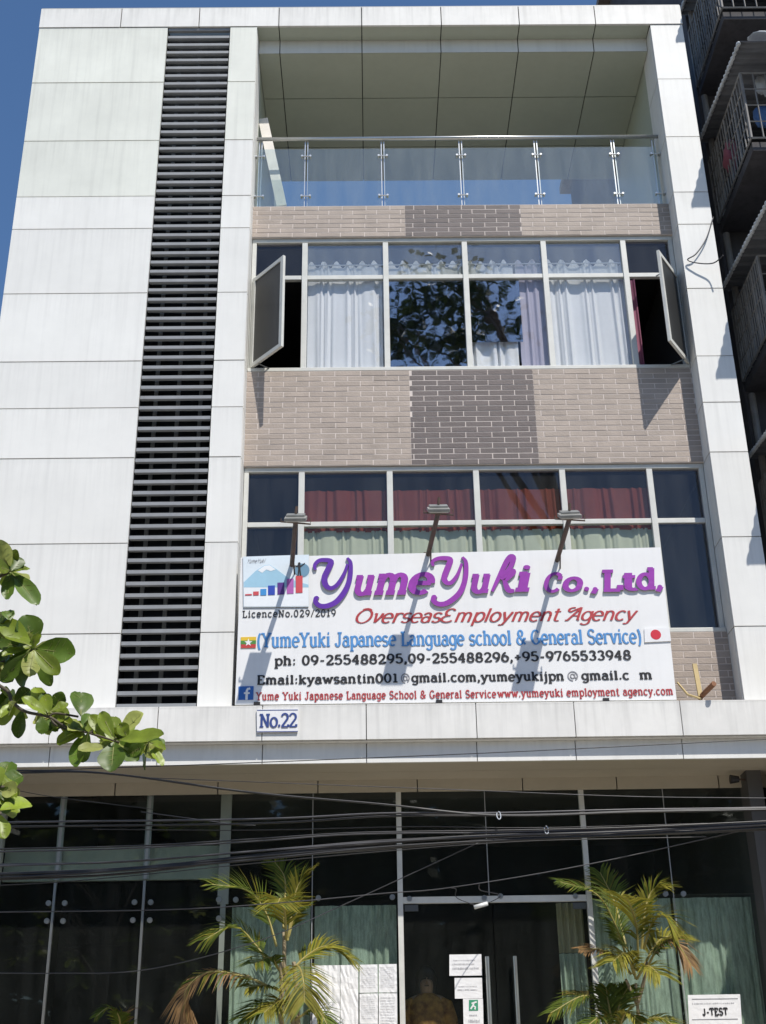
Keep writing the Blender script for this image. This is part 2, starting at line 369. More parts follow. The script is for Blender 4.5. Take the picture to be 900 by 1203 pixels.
# ------------------------------------------------------------------ the office building
B = thing('office_building', 'four storey office building clad in white panels with dark louvre strip and tan tile bands', 'building', (0, 12, 0))
XL, XA, XB, XC, XD, XE, XR = -4.09, -2.473, -1.68, -1.34, 3.64, 3.64, 4.05
ZT = 14.39
YB = 12.26
seams = [14.07, 13.16, 12.24, 11.40, 10.93, 10.03, 9.13, 8.54, 7.93, 6.94, 5.96, 5.17]
G = 0.006
mb = MB()
for z1, z0 in zip(seams[:-1], seams[1:]):
    mi = 1 if z0 > 11.3 else 0
    j = lambda: random.uniform(-0.002, 0.002)
    mb.box(XL, XA, 12 + j(), 12.04, z0 + G, z1 - G, mi)
    mb.box(XB, XC - 0.004, 12 + j(), 12.04, z0 + G, z1 - G, mi if z0 > 12 else 0)
# returns (left side of the tower, sides of the recess)
    mb.box(XC - 0.04, XC, 12.0425, YB + 0.25, z0 + G, z1 - G, 0)
    mb.box(XL, XL + 0.035, 12.0425, 19, z0 + G, z1 - G, 0)
mb.build('tower_cladding', [M['panel'], M['panel_green']], B, stain=True)
mb = MB()
for z1, z0 in zip([14.07] + seams[1:-1], seams[1:]):
    j = random.uniform(-0.002, 0.002)
    mb.box(XD + 0.004, XR, 12 + j, 12.04, z0 + G, z1 - G, 0)
    mb.box(XD, XD + 0.04, 12.0425, YB + 0.25, z0 + G, z1 - G, 0)
    mb.box(XR - 0.035, XR, 12.0425, 19, z0 + G, z1 - G, 0)
mb.build('pier_cladding', [M['panel']], B, stain=True)
# parapet beam with joints continuing into the underside
mb = MB(); pj = [-4.10, -3.07, -2.08, -1.07, -0.02, 0.99, 1.98, 2.02 + 0.93, 4.06]
for a, b in zip(pj[:-1], pj[1:]):
    mb.box(a + G, b - G, 11.99, 12.02, 14.075, ZT, 0)
    x0, x1 = max(a, XC), min(b, XD)
    if x1 > x0: mb.box(x0 + (G if a > XC else 0), x1 - G, 12.0225, 12.24, 14.075, 14.10, 1)
mb.box(XL, XR, 12.0, 12.9, ZT + 0.003, ZT + 0.02, 2)
mb.build('parapet_beam', [M['panel_stain'], M['ceil'], M['alu_grey']], B, stain=True)
# dark carcass behind the joints
mb = MB()
mb.box(XL + 0.04, XA, 12.045, 12.09, 5.15, 14.05)                    # tower front lining
mb.box(XB, XC - 0.045, 12.045, 12.09, 5.15, 14.05)
mb.box(XD + 0.045, XR - 0.04, 12.045, 12.3, 5.15, 14.05)
mb.box(XL + 0.04, XR - 0.04, 12.025, 12.20, 14.11, ZT - 0.01)
mb.box(XL + 0.04, XL + 0.1, 12.1, 19, 1.2, 14.05); mb.box(XR - 0.1, XR - 0.04, 12.31, 19, 1.2, 11.4)
mb.build('carcass', M['joint'], B)
# walls of the stair tower on the balcony side, right balcony wall, roof slab over the balcony
mb = MB()
mb.box(XC - 0.04, XC, 12.515, 18.9, 11.42, 14.05)
mb.build('balcony_side_wall', M['ceil'], B); mb = MB(); mb.box(XD, XD + 0.05, 12.515, 14.7, 11.42, 14.05); mb.build('balcony_side_wall', M['ceil'], B); mb = MB(); mb.box(XR - 0.1, XR - 0.04, 12.31, 14.7, 11.42, 14.05); mb.build('outer_side_wall', M['panel'], B)
ZC = at(520, 62, 12.25).z
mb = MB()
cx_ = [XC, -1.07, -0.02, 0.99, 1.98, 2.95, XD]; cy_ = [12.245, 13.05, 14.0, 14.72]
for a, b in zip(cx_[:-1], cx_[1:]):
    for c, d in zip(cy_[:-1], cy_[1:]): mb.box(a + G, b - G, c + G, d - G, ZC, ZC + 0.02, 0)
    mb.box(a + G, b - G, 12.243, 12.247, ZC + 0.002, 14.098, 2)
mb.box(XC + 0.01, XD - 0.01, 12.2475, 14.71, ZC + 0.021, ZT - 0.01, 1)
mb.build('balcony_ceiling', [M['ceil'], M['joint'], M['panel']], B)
# floors and rooms
mb = MB()
mb2 = MB(); mb2.box(XC, XD, 12.27, 14.8, 11.405, 11.435); mb2.build('balcony_floor', M['tile'], B)  # separate pale slab, added to bounce light up to the ceiling
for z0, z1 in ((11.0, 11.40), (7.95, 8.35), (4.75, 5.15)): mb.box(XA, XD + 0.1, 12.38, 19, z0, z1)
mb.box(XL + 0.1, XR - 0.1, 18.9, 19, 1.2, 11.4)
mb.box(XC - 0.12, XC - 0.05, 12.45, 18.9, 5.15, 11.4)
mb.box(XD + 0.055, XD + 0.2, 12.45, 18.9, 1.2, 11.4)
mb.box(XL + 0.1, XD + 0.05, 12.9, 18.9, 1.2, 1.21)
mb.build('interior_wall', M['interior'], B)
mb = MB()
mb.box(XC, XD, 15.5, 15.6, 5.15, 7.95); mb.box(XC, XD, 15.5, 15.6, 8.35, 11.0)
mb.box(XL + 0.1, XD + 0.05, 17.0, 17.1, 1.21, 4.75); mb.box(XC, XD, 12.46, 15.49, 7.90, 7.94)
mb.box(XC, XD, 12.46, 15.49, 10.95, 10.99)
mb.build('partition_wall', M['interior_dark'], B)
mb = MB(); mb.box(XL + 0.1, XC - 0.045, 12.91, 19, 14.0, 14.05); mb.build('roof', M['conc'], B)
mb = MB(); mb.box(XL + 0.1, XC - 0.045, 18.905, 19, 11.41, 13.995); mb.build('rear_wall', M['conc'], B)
# louvre strip
nl = 84
mb = MB()
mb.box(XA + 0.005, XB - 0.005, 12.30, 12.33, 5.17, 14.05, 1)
pitch = (14.03 - 5.20) / 69
for i in range(70):
    z = 5.20 + i * pitch
    # thin blade tilted: lit nose in front, body running back and up
    mb.box(XA + 0.01, XB - 0.01, 12.015, 12.05, z, z + 0.038, 0)
    mb.obox(((XA + XB) / 2, 12.10, z + 0.03), ((XB - XA) / 2 - 0.012, 0, 0), (0, 0.045, 0.026), (0, -0.003, 0.006), 2)
mb.box(XA - 0.03, XA + 0.003, 12.095, 12.33, 5.17, 14.05, 1); mb.box(XB - 0.003, XB + 0.03, 12.095, 12.33, 5.17, 14.05, 1)
for x in (XA + 0.15, (XA + XB) / 2, XB - 0.15): mb.box(x - 0.02, x + 0.02, 12.165, 12.20, 5.17, 14.05, 2)
mb.build('louvre', [M['louver'], M['louver_back'], M['alu_grey']], B)
# tiled brick bands
def bricks(name, zones, z0, z1, label=None, ox=0):
    mb = MB(); n = max(1, round((z1 - z0) / 0.0672)); h = (z1 - z0) / n
    mb.box(XC, XD, YB - 0.0015, YB + 0.07, z0, z1, 2)
    for r in range(n):
        off = (0.142 if r % 2 else 0) + random.uniform(-0.012, 0.012) + ox
        for xa, xb, mi in zones:
            k = math.floor((xa - off) / 0.285)
            while True:
                a, b = off + k * 0.285, off + (k + 1) * 0.285; k += 1
                if a >= xb: break
                a, b = max(a + 0.0055, xa + 0.002), min(b - 0.0055, xb - 0.002)
                if b - a < 0.02: continue
                dy = random.uniform(-0.0012, 0.0012)
                mb.box(a, b, YB - 0.0045 + dy, YB + 0.012, z0 + r * h + 0.0055, z0 + (r + 1) * h - 0.0055, mi)
    return mb.build(name, [M['brick'], M['brick_dark'], M['mortar']], B)
Z3 = ((XC, 0.473, 0), (0.473, 1.855, 1), (1.855, XD, 0))
bricks('tile_band', Z3, 10.985, 11.44); bricks('tile_band', Z3, 7.945, 9.135, ox=0.07); bricks('tile_band', Z3, 5.17, 6.0, ox=0.03)
# windows
def window(zb, zt, ztr, xs, low_sash):
    mb = MB(); y0, y1 = YB + 0.03, YB + 0.10
    for i, x in enumerate(xs):
        hw = 0.032
        a, b = (x, x + 0.05) if i == 0 else ((x - 0.05, x) if i == len(xs) - 1 else (x - hw, x + hw))
        mb.box(a, b, y0, y1, zb + 0.05, zt - 0.05)
    mb.box(xs[0], xs[-1], y0 - 0.004, y1 + 0.004, zt - 0.05, zt); mb.box(xs[0], xs[-1], y0 - 0.034, y1 + 0.004, zb, zb + 0.045)
    for i in range(len(xs) - 1):
        a = xs[i] + (0.05 if i == 0 else 0.032); b = xs[i + 1] - (0.05 if i == len(xs) - 2 else 0.032)
        mb.box(a, b, y0 + 0.012, y1 - 0.004, ztr - 0.028, ztr + 0.028)
    return mb.build('window_frame', M['alu'], B, bevel=0.004)
xs2 = [-1.335, -0.715, 0.234, 1.167, 2.10, 3.045, 3.635]
W2 = window(9.14, 10.98, 10.44, xs2, True)
W1 = window(6.0, 7.94, 7.272, xs2, False)
def pane(fr, a, b, z0, z1, m, y=YB + 0.062, nm='pane'):
    mb = MB(); mb.box(a, b, y, y + 0.006, z0, z1); return mb.build(nm, m, fr)
for i in range(6):
    a, b = xs2[i] + 0.03, xs2[i + 1] - 0.03; side = i in (0, 5)
    pane(W2, a, b, 10.46, 10.94, M['pane_dark'] if side else M['pane_up'])
    if not side: pane(W2, a, b, 9.18, 10.42, M['pane'])
    pane(W1, a, b, 7.29, 7.90, M['pane_dark'])
    pane(W1, a, b, 6.04, 7.25, M['pane_dark'] if side else M['pane_clear'])
# mirror film stuck inside two panes
mb = MB(); mb.box(xs2[2] + 0.035, xs2[3] - 0.035, YB + 0.074, YB + 0.078, 9.19, 10.41); mb.build('mirror_film', M['film'], W2)
mb = MB(); mb.box(xs2[3] + 0.035, xs2[3] + 0.62, YB + 0.074, YB + 0.078, 9.55, 10.41); mb.build('mirror_film', M['film'], W2)
# open casement sashes
def sash(hx, sgn, deg):
    wd = 0.60; ang = R(deg); d = Vector((sgn * math.cos(ang), -math.sin(ang), 0)); n = Vector((math.sin(ang) * sgn, math.cos(ang), 0))
    h = Vector((hx, YB + 0.022, 0)); z0, z1 = 9.19, 10.40; mb = MB()
    def bar(a, b, za, zb, t, mi): c = h + d * (a + b) / 2; mb.obox((c.x, c.y, (za + zb) / 2), d * (b - a) / 2, n * t, (0, 0, (zb - za) / 2), mi)
    bar(0, 0.05, z0, z1, 0.016, 0); bar(wd - 0.05, wd, z0, z1, 0.016, 0); bar(0.05, wd - 0.05, z0, z0 + 0.05, 0.015, 0); bar(0.05, wd - 0.05, z1 - 0.05, z1, 0.015, 0)
    bar(0.05, wd - 0.05, z0 + 0.05, z1 - 0.05, 0.004, 1)
    o = mb.build('casement_sash', [M['alu'], M['screen']], W2)
    for z in (z0 - 0.012, z1 + 0.012):
        mb2 = MB(); p0 = h + d * 0.16; p1 = Vector((hx + sgn * 0.24, YB + 0.03, 0))
        mb2.tube([(p0.x, p0.y, z), (p1.x, p1.y, z)], 0.008, 6)
        mb2.build('stay_arm', M['steel_dark'], W2)
sash(xs2[0] + 0.03, 1, 50); sash(xs2[6] - 0.005, -1, 57)
# canopy over the ground floor
mb = MB(); cj = [-5.6, -4.06, -3.045, -2.025, -1.03, -0.04, 1.01, 1.95, 2.97, 4.07]
zc1, zc0, zl = 5.145, at(540, 867, 11.85).z, 4.615
for a, b in zip(cj[:-1], cj[1:]):
    mb.box(a + G * 0.7, b - G * 0.7, 11.85, 11.88, zc0, zc1, 0)
    mb.box(a + G * 0.7, b - G * 0.7, 11.944, 11.974, zl, zc0 - 0.012, 1)
    mb.box(a + G, b - G, 11.852, 11.999, zc1 + 0.002, zc1 + 0.012, 0)
mb.box(-5.6, 4.07, 11.882, 12.0, zc0 - 0.01, zc0 - 0.002, 0)
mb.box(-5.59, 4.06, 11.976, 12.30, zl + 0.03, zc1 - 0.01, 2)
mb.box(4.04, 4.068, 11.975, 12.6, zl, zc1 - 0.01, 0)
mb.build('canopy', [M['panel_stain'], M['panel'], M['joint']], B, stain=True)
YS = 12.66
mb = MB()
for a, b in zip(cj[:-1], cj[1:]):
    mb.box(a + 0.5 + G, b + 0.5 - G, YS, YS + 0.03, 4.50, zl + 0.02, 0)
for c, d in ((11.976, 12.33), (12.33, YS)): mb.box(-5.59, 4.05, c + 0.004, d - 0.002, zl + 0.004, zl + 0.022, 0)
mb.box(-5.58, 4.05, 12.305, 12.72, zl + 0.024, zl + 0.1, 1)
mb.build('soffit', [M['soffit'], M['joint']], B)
# shopfront
YG = 12.72
SF = thing('shopfront', 'dark glass shopfront with silver mullions under the canopy', 'shopfront', (0, YG, 1.2))
mb = MB(); mb.box(0.245, 0.295, YG - 0.03, YG + 0.03, 1.2, 4.52); SF_m = mb.build('mullion', M['alu'], SF)
mb = MB(); mb.box(2.065, 2.115, YG - 0.03, YG + 0.03, 1.2, 4.52); mb.build('mullion', M['alu'], SF)
mb = MB(); mb.box(0.296, 2.064, YG - 0.025, YG + 0.025, 3.43, 3.49); mb.build('transom', M['alu'], SF)
mb = MB(); mb.box(-1.49, -1.385, YG - 0.02, YG + 0.02, 3.45, 4.52); mb.box(-1.46, -1.41, YG - 0.018, YG + 0.018, 1.2, 3.45); mb.build('mullion', M['mull_dark'], SF)
mb = MB(); mb.box(3.70, 3.80, YG - 0.02, YG + 0.02, 1.2, 4.52); mb.build('mullion', M['mull_dark'], SF)
for x in (-3.06, -2.20):
    mb = MB(); mb.box(x - 0.012, x + 0.012, YG - 0.02, YG + 0.02, 1.2, 3.68); mb.build('mullion', M['steel'], SF)
    mb = MB(); mb.box(x - 0.03, x + 0.03, YG + 0.012, YG + 0.04, 3.70, 4.52); mb.build('mullion', M['alu_grey'], SF)
mb = MB(); mb.box(-4.3, -3.60, YG - 0.06, YG + 0.02, 1.2, 4.52); mb.build('column', M['spandrel'], SF)
gx = [-3.60, -3.06, -2.20, -1.44]
for a, b in zip(gx[:-1], gx[1:]):
    for z0, z1 in ((1.22, 3.66), (3.672, 4.51)):
        mb = MB(); mb.box(a + 0.014, b - 0.014, YG - 0.004, YG + 0.006, z0, z1); mb.build('glass_pane', M['shop_glass'], SF)
mb = MB(); mb.box(-3.60, -1.40, YG + 0.07, YG + 0.12, 3.70, 4.02); mb.build('spandrel_band', M['spandrel'], SF)
for a, b in ((-1.44, -0.585), (-0.575, 0.27), (2.09, 2.905), (2.915, 3.74)):
    for z0, z1 in ((1.22, 3.475), (3.483, 4.51)):
        mb = MB(); mb.box(a + 0.004, b - 0.004, YG - 0.004, YG + 0.006, z0, z1); mb.build('glass_pane', M['shop_glass'], SF)
for a, b in ((0.27, 1.125), (1.133, 2.09)):
    mb = MB(); mb.box(a + 0.004, b - 0.004, YG - 0.004, YG + 0.006, 3.50, 4.51); mb.build('glass_pane', M['shop_glass'], SF)
# slim glass joints
for x, z0 in ((-0.58, 1.22), (1.129, 3.5), (2.91, 1.22)):
    mb = MB(); mb.box(x - 0.004, x + 0.004, YG - 0.006, YG + 0.008, z0, 4.51); mb.build('glass_joint', M['alu_grey'], SF)
fit = [(57, 1061), (76, 1061), (55, 1082), (74, 1082), (158, 1060), (177, 1060), (156, 1081), (176, 1081), (257, 1057), (277, 1057), (257, 1079),
       (374, 1055), (461, 1054), (481, 1056), (569, 1055), (588, 1053), (676, 1053), (782, 1050), (803, 1050)]
first = None
for px, py in fit:
    p = at(px, py, YG - 0.02)
    if first is None:
        mb = MB(); mb.disc((p.x, p.z), 0.026, YG - 0.028, 0.022, n=16); mb.disc((p.x, p.z), 0.012, YG - 0.034, 0.008, n=10)
        first = mb.build('glass_fitting', M['steel'], SF); p0 = p
    else:
        c = first.copy(); COL.objects.link(c); c.parent = SF; c.location = (p.x - p0.x, 0, p.z - p0.z)
# glass doors
for a, b, hx in ((0.30, 1.150, 1.075), (1.158, 2.06, 1.335)):
    mb = MB(); mb.box(a, b, YG - 0.004, YG + 0.008, 1.22, 3.42)
    d = mb.build('glass_door', M['shop_glass'], SF)
    mb = MB(); zt = at(570, 1124, YG - 0.06).z
    mb.tube([(hx, YG - 0.07, zt - 1.1), (hx, YG - 0.07, zt)], 0.019, 12)
    mb.tube([(hx, YG - 0.07, zt - 0.9), (hx, YG, zt - 0.9)], 0.012, 8); mb.tube([(hx, YG - 0.07, zt - 0.2), (hx, YG, zt - 0.2)], 0.012, 8)
    mb.build('handle', M['steel'], d)
    mb = MB(); px0 = 0.31 if a < 1 else 1.93
    mb.box(px0, px0 + 0.13, YG - 0.012, YG + 0.016, 3.36, 3.418); mb.build('patch_hinge', M['steel_dark'], d)

# ------------------------------------------------------------------ balcony glass railing
RL = thing('glass_railing', 'glass balcony railing with steel posts and a long steel handrail', 'railing', (1.15, 12.3, 11.44))
zh = at(540, 162, 12.30).z; zg = at(540, 174, 12.30).z
mb = MB(); mb.tube([(XC + 0.01, 12.30, zh), (XD - 0.01, 12.30, zh)], 0.024, 14); mb.build('handrail', M['steel'], RL, smooth=True)
pxs = [-0.715, 0.222, 1.182, 2.112, 3.065]
ex = [XC + 0.02] + pxs + [XD - 0.03]
for a, b in zip(ex[:-1], ex[1:]):
    mb = MB(); mb.box(a + 0.022, b - 0.022, 12.296, 12.304, 11.455, zg); mb.build('glass_panel', M['rail_glass'], RL)
for x in [XC + 0.06] + pxs + [XD - 0.07]:
    mb = MB()
    for s in (-0.016, 0.016): mb.box(x + s - 0.006, x + s + 0.006, 12.315, 12.345, 11.442, zh - 0.02)
    po = mb.build('post', M['steel'], RL)
    mb = MB()
    for z in (11.62, zg - 0.12):
        mb.tube([(x - 0.055, 12.29, z), (x + 0.055, 12.29, z)], 0.008, 8)
        for s in (-0.05, 0.05): mb.tube([(x + s, 12.275, z), (x + s, 12.325, z)], 0.014, 10)
    mb.build('clamp', M['steel'], po)
mb = MB()
a, b = at(309, 140, 12.62), at(331, 242, 12.46); dv = (b - a); n_ = Vector((1, 0, 0.12))
mb.obox((a + b) / 2 + Vector((0, 0.0, 0)), dv / 2, Vector((0.06, 0, 0.012)), Vector((0, 0.02, 0.004)))
tag(mb.build('plank', M['plank'], loc=tuple(b)), 'pale plank leaning in the left corner of the balcony behind the glass', 'plank')

# ------------------------------------------------------------------ curtains
def curtain(name, mt, x0, x1, z0, z1, y, label, cat='curtain', group=None, amp=0.03, n=None, rings=False, wob=1.0, seed=0):
    rnd = random.Random(seed + int(x0 * 100)); mb = MB(); L = x1 - x0; k = n or max(3, round(L / 0.15)); N = k * 16; rows = 10
    ph = [rnd.uniform(-0.5, 0.5) for _ in range(k + 2)]; am = [rnd.uniform(0.6, 1.3) for _ in range(k + 2)]
    w1_, w2_ = rnd.uniform(0, 6), rnd.uniform(0, 6)
    def prof(u, v):
        uu = u + 0.35 / k * math.sin(2.1 * math.pi * k * u * 0.43 + w1_) + 0.02 * math.sin(7 * u + w2_) * (1 - v)
        q = min(max(uu, 0), 0.9999) * k; i = int(q); f = q - i; a = lerp(am[i], am[i + 1], f); p = lerp(ph[i], ph[i + 1], f) * wob
        z = math.sin(2 * math.pi * q + p * (1 - v) * 2.2)
        return amp * (a * (0.6 + 0.4 * (1 - v)) * (z * abs(z) ** 0.3) * 0.8 + 0.25 * math.sin(4.1 * math.pi * q + w2_ + v))
    base = len(mb.v)
    for r in range(rows + 1):
        v = r / rows
        for c in range(N + 1):
            u = c / N
            top = z1 + (0.05 * math.sin(2 * math.pi * u * k) - 0.02 if rings else 0)
            mb.v.append((x0 + u * L, y + prof(u, v), lerp(z0, top, v)))
    for r in range(rows):
        for c in range(N):
            a = base + r * (N + 1) + c; mb.f.append([a, a + 1, a + N + 2, a + N + 1]); mb.m.append(0)
    o = mb.build(name, mt, loc=((x0 + x1) / 2, y, z1), smooth=True)
    return tag(o, label, cat, group)
G2 = 'white curtains on the upper window row'
curtain('curtain', M['wcurt'], -0.68, 0.215, 9.0, 10.70, 12.385, 'white curtain filling the tall pane beside the open left sash', group=G2, rings=True, seed=1)
curtain('curtain', M['wcurt'], 0.26, 1.14, 9.0, 10.70, 12.39, 'white curtain mostly behind the mirrored tree-reflecting pane', group=G2, rings=True, seed=2)
curtain('curtain', M['wcurt'], 1.19, 1.73, 9.0, 10.70, 12.385, 'white curtain hanging below the half height mirror film', group=G2, rings=True, seed=3)
curtain('curtain', M['lcurt'], 1.76, 2.08, 9.0, 10.70, 12.38, 'narrow lilac tinted curtain right of the half height mirror film', group=G2, rings=True, seed=4, n=2)
curtain('curtain', M['wcurt'], 2.12, 3.02, 9.0, 10.70, 12.385, 'white curtain filling the tall pane beside the open right sash', group=G2, rings=True, seed=5)
curtain('curtain', M['pcurt'], 3.06, 3.18, 9.0, 10.5, 12.48, 'narrow pink curtain edge inside the open right casement', seed=6, n=2)
mb = MB(); mb.tube([(-0.70, 12.365, 10.655), (3.04, 12.365, 10.655)], 0.009, 8)
tag(mb.build('curtain_rod', M['steel'], loc=(1.15, 12.36, 10.655)), 'thin steel rod carrying the white curtains', 'curtain rod')
lab = ['first red curtain from the left, behind a dark upper pane', 'red curtain behind the dark pane of the middle floodlight', 'red curtain behind the dark pane between middle and right floodlights', 'last red curtain on the right, above the right floodlight']
for i in range(4):
    a, b = xs2[i + 1] + 0.02, xs2[i + 2] - 0.02
    curtain('curtain', M['rcurt'], a, b, 7.2, 7.70, 12.385, lab[i], group='red curtains on the middle window row', seed=20 + i, amp=0.026)
lab = ['pale green curtain strip between left floodlight and the big violet letter', 'pale green curtain strip behind the middle floodlight arm', 'pale green curtain strip between middle and right floodlight arms', 'pale green curtain strip right of the right floodlight arm']
for i in range(4):
    a, b = xs2[i + 1] + 0.02, xs2[i + 2] - 0.02
    curtain('curtain', M['gcurt'], a, b, 5.9, 7.215, 12.37, lab[i], group='pale green curtains above the signboard', seed=30 + i, amp=0.022)
curtain('curtain', M['teal'], -1.36, -0.60, 1.3, 3.44, 12.86, 'teal patterned curtain behind the left potted palm', group='teal shopfront curtains', seed=40, amp=0.03)
curtain('curtain', M['teal'], -0.56, 0.23, 1.3, 3.44, 12.86, 'teal patterned curtain behind the taped white papers', group='teal shopfront curtains', seed=41, amp=0.03)
curtain('curtain', M['teal'], 2.12, 2.90, 1.3, 3.47, 12.86, 'teal patterned curtain behind the right potted palm', group='teal shopfront curtains', seed=42, amp=0.03)
curtain('curtain', M['teal'], 2.93, 3.69, 1.3, 3.47, 12.86, 'teal patterned curtain behind the poster on the far right', group='teal shopfront curtains', seed=43, amp=0.03)
dc = thing('curtain', 'narrow beige and teal curtain inside the right edge of the glass door', 'curtain', (1.97, 12.95, 3.4))
def sub_curt(mt, z0, z1, nm, y):
    mb = MB(); N = 40
    for r in range(2):
        for c in range(N + 1):
            u = c / N; mb.v.append((1.80 + 0.26 * u, y + 0.022 * math.sin(u * 25 + 1), (z0, z1)[r]))
    for c in range(N): mb.f.append([c, c + 1, c + N + 2, c + N + 1]); mb.m.append(0)
    mb.build(nm, mt, dc, smooth=True)
sub_curt(M['beige'], 2.985, 3.45, 'upper_cloth', 12.95); sub_curt(M['teal'], 2.64, 2.98, 'lower_cloth', 12.952); sub_curt(M['gold'], 2.60, 2.64, 'trim', 12.95); sub_curt(M['teal'], 1.3, 2.60, 'lower_cloth', 12.952)

